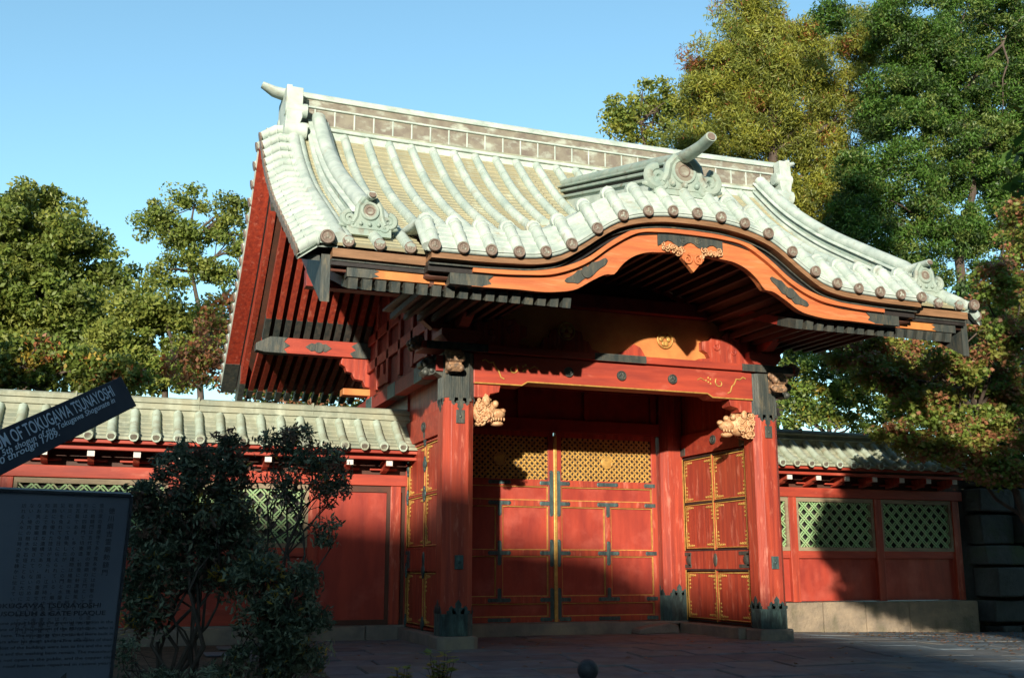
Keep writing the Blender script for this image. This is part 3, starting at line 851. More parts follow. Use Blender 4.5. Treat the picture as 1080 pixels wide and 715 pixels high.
# strut panel between beam and roof
b = MB(); b.mat = 0; b.box(.2, 4.3, .0, .04, 3.62, 4.24)
SP = b.build('strut_panel', ['ochre'], GATE)
for s, x in ((1, .2), (-1, 4.3)):
    b = MB()
    pts = [(0, 3.625), (.85, 3.625), (.8, 3.67), (.62, 3.69), (.66, 3.76), (.74, 3.80), (.74, 3.92), (.62, 3.94), (.56, 4.02), (.44, 3.99), (.36, 4.05), (.28, 4.13), (.12, 4.17), (0, 4.12)]
    b.prism([(x + s * p[0], p[1]) for p in pts], 'y', -.1, -.001)
    for c, r, t in (((.52, 3.86), .06, .018), ((.2, 4.03), .07, .02), ((.25, 3.8), .05, .015)):
        b.spiral((x + s * c[0], -.105, c[1]), r, t, 1.3, 1, s)
    b.build('carved_bracket', ['red'], GATE, bevel=.008)
for s in (-1, 1):
    b = MB(); x = XC + s * .75
    pts = [(-.52, 3.625), (.52, 3.625), (.47, 3.68), (.37, 3.70), (.33, 3.80), (.25, 3.82), (.22, 3.93), (.0, 3.97), (-.22, 3.93), (-.25, 3.82), (-.33, 3.8), (-.37, 3.70), (-.47, 3.68)]
    if s < 0: b.prism([(x + p[0], p[1]) for p in pts], 'y', -.05, -.001)
    else:
        b.prism([(x - .52, 3.625), (x - .2, 3.625), (x - .33, 3.66), (x - .36, 3.72), (x - .4, 3.78), (x - .5, 3.82), (x - .58, 3.74), (x - .68, 3.7), (x - .75, 3.66)], 'y', -.05, -.001)
    b.build('frog_leg_strut', ['red'], SP, bevel=.006)
    b = MB(); crest(b, (x, -.05 if s < 0 else -.01, 3.92), .115)
    b.build('crest_medallion', ['gold'], SP)
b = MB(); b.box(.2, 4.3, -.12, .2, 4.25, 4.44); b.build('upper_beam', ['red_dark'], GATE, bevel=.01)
b = MB()
xs = ylist(.0, 4.5, 30)
b.band([(x, K(x) - .27) for x in xs], [(x, min(4.45, K(x) - .28)) for x in xs], 'y', .1, .16)
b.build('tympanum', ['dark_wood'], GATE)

# lion heads under the beam ------------------------------------------------------------------
def lion(x, s, y=-.05, z=2.78, L=.36):
    b = MB(); rr = random.Random(5 if s > 0 else 9)
    b.mat = 0
    b.ball((x + s * L * .35, y, z), .16, (1.1, .85, 1.0), 14, 10)
    b.ball((x + s * L * .78, y - .02, z - .03), .10, (1.2, 1.0, .75), 12, 8)       # muzzle
    b.ball((x + s * L * .80, y - .02, z - .15), .075, (1.2, .9, .5), 12, 8)        # jaw
    b.ball((x + s * L * 1.02, y - .02, z + .015), .045, (1, 1.2, .8), 8, 6)         # nose
    for e in (-1, 1):
        b.ball((x + s * L * .66, y - .02 + e * .09, z + .09), .045, n=8, m=6)
        b.ball((x + s * L * .3, y + e * .15, z + .12), .05, (1, .5, 1.3), 8, 6)
        for k in range(7):
            b.spiral((x + s * L * (.02 + .13 * (k % 4)), y + e * .13, z - .14 + .09 * (k // 2)), .05, .017, 1.2, rr.uniform(0, 6), s, n=12, k=5)
    for k in range(26):
        a = rr.uniform(0, 6.28); q = rr.uniform(0, .5)
        b.spiral((x + s * L * q + rr.uniform(-.02, .02), y - .13 + rr.uniform(-.02, .04), z + rr.uniform(-.17, .18)), rr.uniform(.025, .05), .014, 1.2, a, rr.choice((-1, 1)), n=10, k=5)
    for k in range(4): b.ball((x + s * L * (.7 + .1 * k), y - .10, z - .10), .016, (.8, .8, 1.4), 6, 5)
    b.mat = 1
    b.ball((x + s * L * .72, y - .115, z + .10), .018, n=6, m=5)
    return b.build('carved_lion_head', ['gilt', 'black'], GATE)
lion(.24, 1); lion(4.26, -1, L=.44)
for s, x in ((1, .2), (-1, 4.3)):
    b = MB()
    b.prism([(x, 3.115), (x + s * .36, 3.115), (x + s * .34, 3.03), (x + s * .22, 3.0), (x + s * .2, 2.95), (x, 2.95)], 'y', -.13, .1)
    b.build('bracket_block', ['red'], GATE, bevel=.006)

# wings between the pillars ---------------------------------------------------------------------
def wing(xf, xb, s, outer):
    """xf: plane of the face we see, s: direction the face looks"""
    b = MB(); x0, x1 = sorted((xf - s * .05, xb)); b.box(x0, x1, .18, 2.02, .03, 2.52)
    w = b.build('side_panel_wall', ['red'], GATE)
    for (z0, z1) in ((1.82, 2.46), (1.12, 1.77), (.10, .76)):
        for (y0, y1) in ((.24, 1.08), (1.14, 1.96)):
            b = MB(); x0, x1 = sorted((xf - s * .05, xf - s * .028)); b.box(x0, x1, y0, y1, z0, z1)
            b.mat = 1
            xx = xf - s * .02
            b.tube([(xx, y0, z0), (xx, y1, z0), (xx, y1, z1), (xx, y0, z1), (xx, y0, z0)], .011, 5, up=(1, .01, 0))
            xx = xf - s * .024
            for cy, ey in ((y0, 1), (y1, -1)):
                for cz, ez in ((z0, 1), (z1, -1)):
                    for q in range(4):
                        b.spiral((xx, cy + ey * (.055 + .05 * q), cz + ez * .045), .03 - .004 * q, .009, 1.1, 0, ey * ez, 'x', n=9, k=4)
                        b.spiral((xx, cy + ey * .045, cz + ez * (.055 + .055 * q)), .03 - .004 * q, .009, 1.1, 0, -ey * ez, 'x', n=9, k=4)
            b.build('panel', ['red', 'gold'], w)
    b = MB()
    for z in (2.49, 1.795, 1.09, .80, .06):
        x0, x1 = sorted((xf - s * .05, xf)); b.mat = 1 if not outer else 0
        b.box(x0, x1, .19, 2.01, z - .012, z + .012)
    b.mat = 0; x0, x1 = sorted((xf - s * .05, xf - s * .004)); b.box(x0, x1, .19, 2.01, .815, 1.075)
    x0, x1 = sorted((xf - s * .05, xf - s * .002))
    for ya, yb in ((.19, .225), (1.09, 1.13), (1.975, 2.01)): b.box(x0, x1, ya, yb, .05, 2.5)
    b.mat = 2
    x0, x1 = sorted((xf - s * .045, xf + s * .006))
    for ya, yb in ((.2, .225), (1.10, 1.12), (1.975, 2.0)):
        b.box(x0, x1, ya, yb, .06, .8); b.box(x0, x1, ya, yb, 1.09, 2.49)
    b.build('rails', ['red', 'black', 'gold'], w)
    x0, x1 = sorted((xf - s * .05, xf + s * .008)); fm = 'iron' if not outer else 'verdigris'
    for yc, w2 in ((.32, .14), (1.92, .10)):
        b = MB()
        b.box(x0, x1, yc - w2, yc + w2, .83, .88); b.box(x0, x1, yc - w2, yc + w2, 1.01, 1.06); b.box(x0, x1, yc - w2 * .9, yc - w2 * .4, .86, 1.03)
        b.ball((xf, yc - w2 * .2, .945), .07, (.25, 1, 1), 10, 7)
        b.build('metal_fitting', [fm], w)
    b = MB(); b.ball((xf, 1.11, .945), .075, (.25, .7, 1.3), 12, 8); b.build('metal_fitting', [fm], w)
    if outer:
        for z in (2.62, 1.80, .80, .1, 2.2):
            hh = .16 if z == 2.62 else .07
            for yy_, ww in ((1.11, .8), (1.98, .4), (.26, .4)):
                b = MB(); b.ball((xf + s * .004, yy_, z), .1, (.2, ww, hh / .1), 12, 8)
                b.ball((xf + s * .004, yy_, z + hh * .9), .05, (.3, ww, 1), 8, 6); b.ball((xf + s * .004, yy_, z - hh * .9), .05, (.3, ww, 1), 8, 6)
                b.build('metal_fitting', [fm], w)
    b = MB(); b.mat = 0; x0, x1 = sorted((xf + s * .02, xb)); b.box(x0, x1, .15, 2.1, 2.53, 2.86); 
    b.mat = 1; x0, x1 = sorted((xf + s * .028, xb)); b.box(x0, x1, 1.86, 2.1, 2.54, 2.66); b.box(x0, x1, .15, .3, 2.525, 2.865)
    yc = 1.0 if not outer else 1.1
    b.tube([(xf, yc, 2.70), (xf + s * .035, yc, 2.70)], .07, 16)
    crest(b, (xf + s * .036, yc, 2.70), .055, 'x', s)
    b.build('header_beam', ['red_beam', 'iron'], w, bevel=.006)
    b = MB(); x0, x1 = sorted((xf - s * .03, xb)); b.box(x0, x1, .15, 2.1, 2.87, 3.6)
    b.build('upper_panel', ['red'], w)
wing(4.36, 4.58, -1, False)
wing(-.08, .14, -1, True)
b = MB(); b.box(-.2, .3, .3, 1.95, -.14, .03); b.build('sill_stone', ['stone'], GATE, bevel=.02)
b = MB(); b.box(4.2, 4.75, .3, 1.95, -.14, .03); b.build('sill_stone', ['stone'], GATE, bevel=.02)
for xa in (-.08, 4.5):
    b = MB(); b.box(xa, xa + .1, 2.103, 4.3, -.1, 3.3); b.build('rear_wall_panel', ['red_panel'], GATE)
# inner faces of both wings are the same panelling: left one too
# doors --------------------------------------------------------------------------------------------
DY = 2.16     # plane of the door frames' front
def door(x0, x1, hinge):
    b = MB(); b.box(x0, x1, DY + .05, DY + .09, .05, 2.86)
    d = b.build('door_leaf', ['red_panel'], GATE)
    st = .09
    xm = (x0 + x1) / 2
    b = MB()
    b.box(x0, x0 + st, DY, DY + .06, .05, 2.86); b.box(x1 - st, x1, DY, DY + .06, .05, 2.86)
    for z0, z1 in ((.05, .13), (.32, .42), (1.0, 1.09), (1.73, 1.82), (2.03, 2.13), (2.78, 2.86)): b.box(x0 + st, x1 - st, DY + .004, DY + .06, z0, z1)
    b.box(xm - .05, xm + .05, DY + .002, DY + .06, .42, 1.0); b.box(xm - .05, xm + .05, DY + .002, DY + .06, 1.09, 1.73)
    b.build('door_frame', ['red'], d, bevel=.006)
    # gilt beads round the panels
    b = MB()
    for (a, c, z0, z1) in ((x0 + st, xm - .05, .42, 1.0), (xm + .05, x1 - st, .42, 1.0), (x0 + st, xm - .05, 1.09, 1.73), (xm + .05, x1 - st, 1.09, 1.73), (x0 + st, x1 - st, 1.82, 2.03), (x0 + st, x1 - st, .13, .32)):
        e = .012
        b.box(a, c, DY + .02, DY + .052, z0, z0 + e); b.box(a, c, DY + .02, DY + .052, z1 - e, z1)
        b.box(a, a + e, DY + .02, DY + .052, z0 + e, z1 - e); b.box(c - e, c, DY + .02, DY + .052, z0 + e, z1 - e)
    b.build('gilt_bead', ['gold'], d)
    # lattice
    b = MB(); za, zb = 2.13, 2.78; a, c = x0 + st, x1 - st
    b.mat = 1; b.box(a, c, DY + .045, DY + .05, za, zb); b.mat = 0
    sp = .088
    k = int((c - a + zb - za) / sp) + 1
    for i in range(k):
        t = a - (zb - za) + i * sp
        for sg in (1, -1):
            # clip the diagonal to the rectangle
            u0, u1 = max(t, a), min(t + (zb - za), c)
            if u1 - u0 < .01: continue
            z0_, z1_ = za + (u0 - t), za + (u1 - t)
            if sg < 0: p, q = (a + c - u0, z0_), (a + c - u1, z1_)
            else: p, q = (u0, z0_), (u1, z1_)
            b.beam((p[0], DY + .028 + .006 * sg, p[1]), (q[0], DY + .028 + .006 * sg, q[1]), .024, .014, up=(0, 1, 0))
    for i in range(int((c - a) / sp)):
        for j in range(int((zb - za) / sp) + 1):
            cx, cz = a + sp * (i + .5), za + sp * j + (.0)
            if cz > zb - .02: continue
            b.ball((cx, DY + .024, cz + .0), .021, (1, .4, 1), 6, 4)
    for i in range(int((c - a) / .16)): pass
    b.ball((xm, DY + .02, 2.42), .1, (1, .15, 1), 14, 8)
    b.ring((xm, DY + .008, 2.42), .09, .01)
    b.build('lattice_panel', ['gold', 'black'], d)
    # iron straps
    SC_ = [0]
    def cross(x, z, l=.15, r=.15, u=.13, dn=.13, w=.028, y=DY - .008):
        b = MB()
        if l: b.box(x - l, x, y, DY + .004, z - w, z + w); b.ball((x - l, y + .006, z), w * 1.15, (1, .25, 1), 8, 6)
        if r: b.box(x, x + r, y, DY + .004, z - w, z + w); b.ball((x + r, y + .006, z), w * 1.15, (1, .25, 1), 8, 6)
        if u: b.box(x - w, x + w, y - .003, DY + .003, z, z + u); b.ball((x, y + .006, z + u), w * 1.15, (1, .25, 1), 8, 6)
        if dn: b.box(x - w, x + w, y - .003, DY + .003, z - dn, z); b.ball((x, y + .006, z - dn), w * 1.15, (1, .25, 1), 8, 6)
        b.build('iron_strap', ['verdigris'], d, bevel=.004)
    for x, L, Rr in ((x0 + .04, 0, .16), (x1 - .04, .16, 0)):
        inner = (x > xm) == (hinge < 0)
        cross(x, 2.08, L, Rr, .16 if inner else 0, .16 if inner else 0)
        cross(x, 1.775, L, Rr, .14 if inner else 0, .16 if inner else 0)
        cross(x, 1.045, L, Rr, .17 if inner else 0, .17 if inner else 0)
        cross(x, .37, L, Rr, .14 if inner else 0, .12 if inner else 0)
        cross(x, .09, L, Rr, .14 if inner else 0, 0)
    cross(xm, 2.08, .15, .15, 0, 0); cross(xm, 1.775, .15, .15, 0, .16); cross(xm, 1.045, .15, .15, .15, .15)
    cross(xm, .37, .15, .15, .14, 0); cross(xm, .09, .15, .15, 0, 0)
door(.50, 2.235, -1); door(2.275, 3.99, 1)
b = MB(); b.box(2.228, 2.282, DY - .03, DY + .02, .05, 2.8); b.build('meeting_stile', ['gold'], GATE, bevel=.008)
b = MB(); b.box(.45, 4.04, DY - .06, DY + .12, 2.86, 3.05); b.box(.45, 4.04, DY + .02, DY + .1, 3.05, 4.5)
for x in (.5, 1.7, 2.8, 3.95): b.box(x - .05, x + .05, DY - .02, DY + .02, 3.05, 4.4)
b.box(.45, 4.04, DY - .04, DY + .02, 3.5, 3.62)
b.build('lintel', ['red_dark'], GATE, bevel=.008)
b = MB(); b.box(.1, 4.35, DY - .22, DY + .25, -.14, .045)
b.build('threshold', ['stone'], GATE, bevel=.015)
b = MB(); b.prism([(3.35, -.12), (4.05, -.12), (4.02, .0), (3.9, .03), (3.7, .01), (3.5, -.02), (3.38, -.05)], 'y', 1.66, 1.92)
b.build('stone_block', ['stone'], GATE, bevel=.02)
# ------------------------------------------------------------------ ground
def gz(x, y):
    return -.12 - .02 * min(max(x - 4.5, 0), 8) - .05 * min(max(-y - 1, 0), 12)
def gsheet(name, x0, x1, y0, y1, nx, ny, dz, matn, kind='structure', bumpy=0):
    b = MB(); xs = ylist(x0, x1, nx); ys = ylist(y0, y1, ny)
    v = [(x, y, gz(x, y) + dz + random.uniform(-bumpy, bumpy)) for x in xs for y in ys]; m = len(ys)
    b.add(v, [(i * m + j, (i + 1) * m + j, (i + 1) * m + j + 1, i * m + j + 1) for i in range(nx) for j in range(ny)], True)
    return tag(b.build(name, [matn]), kind=kind)
xs = [-300, -60, -20] + ylist(-14, 14, 28) + [20, 60, 300]
ys = [-300, -60, -20] + ylist(-14, 14, 28) + [20, 60, 300]
b = MB(); m = len(ys)
b.add([(x, y, gz(x, y) - .03) for x in xs for y in ys], [(i * m + j, (i + 1) * m + j, (i + 1) * m + j + 1, i * m + j + 1) for i in range(len(xs) - 1) for j in range(m - 1)], True)
tag(b.build('ground', ['soil']), kind='structure')
# paving: flagstones laid in courses, one sheet of many stones
b = MB(); rr = random.Random(4)
y = 1.9
row = 0
while y > -14.5:
    h = rr.uniform(.42, .62)
    x = -2.2 - rr.uniform(0, .8) if y > -1.4 else -1.9 - rr.uniform(0, .3)
    if y < -5.2: x = -9 - rr.uniform(0, .8)
    while x < 11.5:
        w = rr.uniform(.65, 1.25); g = .008
        dz = rr.uniform(-.006, .006); tx = rr.uniform(-.004, .004)
        x0, x1, y0, y1 = x + g, x + w - g, y - h + g, y - g
        e = .012
        v = [(x0, y0, gz(x0, y0) + dz - .012), (x1, y0, gz(x1, y0) + dz - .012), (x1, y1, gz(x1, y1) + dz - .012), (x0, y1, gz(x0, y1) + dz - .012),
             (x0 + e, y0 + e, gz(x0, y0) + dz + tx), (x1 - e, y0 + e, gz(x1, y0) + dz - tx), (x1 - e, y1 - e, gz(x1, y1) + dz - tx), (x0 + e, y1 - e, gz(x0, y1) + dz + tx)]
        b.mat = rr.choice((0, 0, 1, 2))
        b.add(v, [(4, 5, 6, 7), (0, 1, 5, 4), (1, 2, 6, 5), (2, 3, 7, 6), (3, 0, 4, 7)])
        x += w
    y -= h
mat('flag', (0.135, 0.17, 0.195), (0.085, 0.108, 0.125), (4, 4, 4), 0.75, 0.5, (25, 25, 25), third=(0.2, 0.18, 0.15), t_scale=1.3)
mat('flag_warm', (0.165, 0.175, 0.18), (0.11, 0.118, 0.12), (5, 5, 5), 0.75, 0.5, (25, 25, 25), third=(0.1, 0.095, 0.085), t_scale=1.7)
mat('flag_dark', (0.10, 0.125, 0.148), (0.068, 0.085, 0.10), (4, 4, 4), 0.75, 0.5, (25, 25, 25), third=(0.16, 0.15, 0.13), t_scale=1.5)
tag(b.build('pavement', ['flag', 'flag_warm', 'flag_dark']), kind='structure')
gsheet('planting_bed', -9, -1.95, -5.2, -1.3, 40, 24, .03, 'soil', bumpy=.015)

# ------------------------------------------------------------------ flanking roofed walls
def roofed_wall(loc, label, x0, x1, bays, base_top, base_bot, zsh=0.0, roll='wall_roll', curl=False):
    """bays: list of (xa, xb, kind)"""
    W = empty('roofed_wall', loc, label, 'wall')
    yc = 2.22
    b = MB()
    for (z0, z1, hw, m) in ((2.80, 2.90, .15, 0), (2.90, 2.925, .18, 1), (2.925, 2.99, .13, 0), (2.99, 3.015, .16, 1)):
        b.mat = m; b.box(x0, x1, yc - hw, yc + hw, z0 + zsh, z1 + zsh)
    b.mat = 1; b.tube([(x0, yc, 3.03 + zsh), (x1, yc, 3.03 + zsh)], .06, 10, sx=2.2)
    x = x0 + .4
    while x < x1 - .3:
        b.mat = 0; b.box(x - .012, x + .012, yc - .135, yc + .135, 2.92 + zsh, 3.1 + zsh); x += 1.55
    RG = b.build('ridge', ['grey_tile', 'grey_tile'], W, bevel=.006)
    b = MB()
    def zf(y): return 2.46 + (y - 1.60) * .78 - .10 * math.sin(math.pi * (y - 1.6) / .5) * .35 + zsh
    b.mat = 1
    for side in (0, 1):
        ys = ylist(1.60, 2.10, 6)
        for i in range(6):
            ya, yb = ys[i], ys[i + 1]
            p, q = (ya, yb) if side == 0 else (2 * yc - ya, 2 * yc - yb)
            v = [(x0, p, zf(ya) + .01), (x1, p, zf(ya) + .01), (x1, q, zf(yb)), (x0, q, zf(yb)), (x0, p, zf(ya) - .025), (x1, p, zf(ya) - .025), (x1, q, zf(yb) - .03), (x0, q, zf(yb) - .03)]
            b.add(v, [(0, 1, 2, 3), (0, 4, 5, 1), (4, 7, 6, 5), (0, 3, 7, 4), (1, 5, 6, 2)])
    n = int((x1 - x0 - .1) / .272)
    for i in range(n + 1):
        x = x0 + .08 + i * .272
        b.mat = 0
        P = [(x, y, zf(y) + .03) for y in ylist(1.58, 2.08, 6)]
        b.tube(P, .058, 8); b.tube([(x, 1.55, zf(1.58) + .022), (x, 1.62, zf(1.62) + .03)], .066, 10)
        b.tube([(x, 2 * yc - p[1], p[2]) for p in P], .058, 8)
        b.mat = 2; b.cyl((x, 1.553, zf(1.57) + .02), (x, 1.545, zf(1.56) + .018), .046, n=12)
        b.mat = 0; b.ring((x, 1.545, zf(1.57) + .02), .052, .012, n=12, k=5)
    b.build('tiled_roof', [roll, 'grey_tile', 'copper_brown'], W)
    b = MB()
    b.box(x0 + .02, x1 - .02, 1.64, 1.78, 2.385 + zsh, 2.425 + zsh); b.box(x0 + .03, x1 - .03, 1.67, 1.80, 2.30 + zsh, 2.34 + zsh)
    b.build('eave_board', ['red_beam'], W, bevel=.004)
    b = MB()
    b.box(x0 + .03, x1 - .03, 1.80, 2.6, 2.345 + zsh, 2.38 + zsh); b.box(x0 + .05, x1 - .05, 2.14, 2.30, 2.12 + zsh, 2.36 + zsh)
    b.build('soffit', ['dark_wood'], W)
    b = MB()
    x = x0 + .3; 
    while x < x1 - .1:
        b.mat = 0; b.prism([(1.74, 2.30 + zsh), (2.12, 2.30 + zsh), (2.12, 2.14 + zsh), (1.95, 2.17 + zsh), (1.86, 2.215 + zsh), (1.74, 2.23 + zsh)], 'x', x - .04, x + .04)
        b.mat = 1; b.box(x - .044, x + .044, 1.725, 1.745, 2.22 + zsh, 2.305 + zsh)
        x += .555
    b.build('bracket_arm', ['red', 'white_end'], W)
    b = MB(); b.box(x0 + .05, x1 - .05, 2.09, 2.32, 1.97 + zsh, 2.125 + zsh)
    x = x0 + .3
    while x < x1 - .1:
        b.box(x - .2, x + .2, 2.05, 2.0899, 2.18 + zsh, 2.21 + zsh); x += .555
    b.build('header_beam', ['red_beam'], W, bevel=.008)
    b = MB()
    for xe in (x0 + .03, x1 - .07):
        b.prism([(1.66, 2.43 + zsh), (2.78, 2.43 + zsh), (2.30, 2.79 + zsh), (2.14, 2.79 + zsh)], 'x', xe, xe + .04)
    b.build('gable_board', ['red_dark'], W)
    # posts
    px = sorted(set([bb[0] for bb in bays] + [bb[1] for bb in bays]))
    for x in px:
        b = MB(); b.box(x - .075, x + .075, 2.11, 2.29, base_top, 1.968 + zsh); b.build('post', ['red'], W, bevel=.008)
    for xa, xb, kind in bays:
        a, c = xa + .075, xb - .075
        if kind == 'door':
            b = MB(); b.box(a, c, 2.16, 2.22, base_top + .02, 1.90 + zsh)
            b.build('plain_panel', ['red_panel'], W)
            b = MB(); b.box(a, c, 2.13, 2.2, 1.88 + zsh, 1.966 + zsh); b.box(a, c, 2.12, 2.2, base_top, base_top + .07)
            b.box(c - .05, c, 2.125, 2.2, base_top + .07, 1.88 + zsh)
            b.build('panel_frame', ['dark_wood'], W)
            continue
        b = MB()
        b.mat = 0; b.box(a, c, 2.135, 2.25, .98, 1.10); b.box(a, c, 2.16, 2.25, base_top + .02, .30)
        b.build('rail', ['red_beam'], W, bevel=.006)
        b = MB(); b.mat = 0; b.box(a, c, 2.185, 2.24, .30, .98)
        b.build('lower_panel', ['red_panel'], W)
        b = MB(); z0, z1 = 1.10, 1.966 + zsh
        b.box(a, c, 2.13, 2.24, z1 - .07, z1); b.box(a, c, 2.13, 2.24, z0, z0 + .06); b.box(a, a + .05, 2.131, 2.24, z0 + .06, z1 - .07); b.box(c - .05, c, 2.131, 2.24, z0 + .06, z1 - .07)
        b.build('lattice_frame', ['lattice_frame'], W)
        b = MB(); b.mat = 0
        a, c, z0, z1 = a + .05, c - .05, z0 + .06, z1 - .07; H = z1 - z0; sp = .20
        for i in range(int((c - a + H) / sp) + 2):
            for o in (-.026, .026):
                for sg in (1, -1):
                    t = a - H + i * sp + o; u0, u1 = max(t, a), min(t + H, c)
                    if u1 - u0 < .02: continue
                    za, zb = z0 + u0 - t, z0 + u1 - t
                    p, q = ((u0, za), (u1, zb)) if sg > 0 else ((a + c - u0, za), (a + c - u1, zb))
                    b.beam((p[0], 2.17 + sg * .008, p[1]), (q[0], 2.17 + sg * .008, q[1]), .021, .014, up=(0, 1, 0))
        b.mat = 1; b.box(a, c, 2.235, 2.239, z0, z1)
        b.build('lattice_panel', ['green_slat', 'black'], W)
    # masonry base
    b = MB(); rr = random.Random(int(x0 * 10)); x = x0
    while x < x1 - .05:
        w = min(rr.uniform(.8, 1.5), x1 - x)
        if x1 - x - w < .35: w = x1 - x
        b.box(x + .006, x + w - .006, 1.98 + rr.uniform(-.01, .01), 2.45, base_bot, base_top - rr.uniform(0, .012)); x += w
    b.build('masonry_base', ['stone_warm' if base_top > .2 else 'stone'], W, bevel=.015)
    return W
roofed_wall((-4.6, 2.22, -.1), 'low red wall left of the gate with green lattice windows and tiled coping, behind the shrubs', -9.6, .02,
            [(-9.0, -7.1, 'l'), (-7.1, -5.28, 'l'), (-5.28, -3.25, 'l'), (-3.25, -1.38, 'l'), (-1.38, -.22, 'door'), (-.22, -.0, 'door')], .06, -.2)
roofed_wall((7.4, 2.22, -.2), 'low red wall right of the gate with green lattice windows on a pale stone base', 4.75, 10.0,
            [(4.85, 6.45, 'l'), (6.45, 8.15, 'l'), (8.15, 9.8, 'l')], .29, -.5, .0)
# carved nose on the right wall
# rough stone retaining wall at the far right
SW = MB(); rr = random.Random(8)
z = -.5
while z < 2.5:
    h = rr.uniform(.3, .62); x = 10.05 + rr.uniform(0, .2)
    while x < 17:
        w = rr.uniform(.4, 1.1); g = .012
        y0 = 1.75 + .09 * (z + .5)
        pts = [(x + g + rr.uniform(0, .05), z + g + rr.uniform(0, .04)), (x + w - g - rr.uniform(0, .05), z + g + rr.uniform(0, .04)), (x + w - g - rr.uniform(0, .03), z + h * .5), (x + w - g - rr.uniform(0, .06), z + h - g), (x + w * .5, z + h - g + rr.uniform(-.02, .01)), (x + g + rr.uniform(0, .06), z + h - g)]
        SW.prism(pts, 'y', y0 + rr.uniform(-.09, .09), y0 + .5); x += w
    z += h
SW.box(10.05, 17, 2.35, 2.6, -.5, 2.4)
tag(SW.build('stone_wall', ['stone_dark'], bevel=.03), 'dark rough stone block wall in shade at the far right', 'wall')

# ------------------------------------------------------------------ foliage tools
def leaves(name, clumps, per, crad, size, aspect, mats, probs, parent=None, seed=1, flat=.7, up=.0, star=False, droop=0):
    rg = np.random.default_rng(seed)
    C = np.array(clumps, float); n = len(C) * per
    ci = np.repeat(np.arange(len(C)), per)
    off_ = rg.normal(size=(n, 3)); off_ /= np.maximum(np.linalg.norm(off_, axis=1, keepdims=True), 1e-6)
    off_ *= (rg.random((n, 1)) ** .45)
    cr = crad * rg.uniform(.65, 1.3, size=len(C))
    P = C[ci] + off_ * cr[ci][:, None] * np.array([1, 1, flat])
    A = rg.normal(size=(n, 3)); A[:, 2] -= droop; A /= np.linalg.norm(A, axis=1, keepdims=True)
    Nn = rg.normal(size=(n, 3)); Nn[:, 2] += up * 2; Nn += off_ * 1.0
    B = np.cross(Nn, A); B /= np.maximum(np.linalg.norm(B, axis=1, keepdims=True), 1e-6)
    L = size * rg.uniform(.65, 1.3, size=(n, 1))
    if star:
        ang = []; rad = []
        for k in range(7):
            ang += [math.radians(-120 + 40 * k), math.radians(-100 + 40 * k)]; rad += [.5 * (1 - .09 * abs(k - 3)), .2]
        ang = np.array(ang[:-1]); rad = np.array(rad[:-1]); k = len(ang)
        V = P[:, None, :] + (np.cos(ang) * rad)[None, :, None] * (A * L)[:, None, :] + (np.sin(ang) * rad)[None, :, None] * (B * L)[:, None, :]
    else:
        k = 4
        V = np.stack([P - A * L * .5, P + B * L * aspect * .5 + A * L * .05, P + A * L * .5, P - B * L * aspect * .5 + A * L * .05], 1)
    me = bpy.data.meshes.new(name)
    me.vertices.add(n * k); me.vertices.foreach_set('co', V.reshape(-1).astype(np.float32))
    me.loops.add(n * k); me.loops.foreach_set('vertex_index', np.arange(n * k, dtype=np.int32))
    me.polygons.add(n); me.polygons.foreach_set('loop_start', np.arange(0, n * k, k, dtype=np.int32))
    try: me.polygons.foreach_set('loop_total', np.full(n, k, dtype=np.int32))
    except Exception: pass
    for m in mats: me.materials.append(M[m])
    cm = rg.choice(len(mats), size=len(C), p=probs)
    lm = np.where(rg.random(n) < .7, cm[ci], rg.choice(len(mats), size=n, p=probs))
    me.polygons.foreach_set('material_index', lm.astype(np.int32))
    me.update(calc_edges=True); me.validate()
    o = bpy.data.objects.new(name, me)
    return link(o, parent)

def lobe_clumps(lobes, dens, seed, inner=.25):
    """lobes: (centre, (rx, ry, rz)); clump centres over the shell and a few inside"""
    rg = np.random.default_rng(seed); out = []
    for c, r in lobes:
        r = np.array(r); area = (r[0] * r[1] + r[0] * r[2] + r[1] * r[2]) / 3 * 4 * math.pi
        n = int(area * dens) + 3
        v = rg.normal(size=(n, 3)); v /= np.linalg.norm(v, axis=1, keepdims=True)
        s = np.where(rg.random(n) < inner, rg.uniform(.2, .75, n), rg.uniform(.78, 1.08, n))
        out += list(np.array(c)[None] + v * s[:, None] * r[None])
    return out

def branch(mb, a, b, r0, r1, rr, wob=.12, n=6):
    a, b = Vector(a), Vector(b); L = (b - a).length
    P = []
    for i in range(n + 1):
        q = i / n; p = a.lerp(b, q)
        if 0 < i < n: p += Vector((rr.uniform(-1, 1), rr.uniform(-1, 1), rr.uniform(-.5, .5))) * L * wob * .5
        p.z += L * .06 * math.sin(math.pi * q)
        P.append(p)
    mb.tube(P, [r0 + (r1 - r0) * i / n for i in range(n + 1)], 7)
    return P

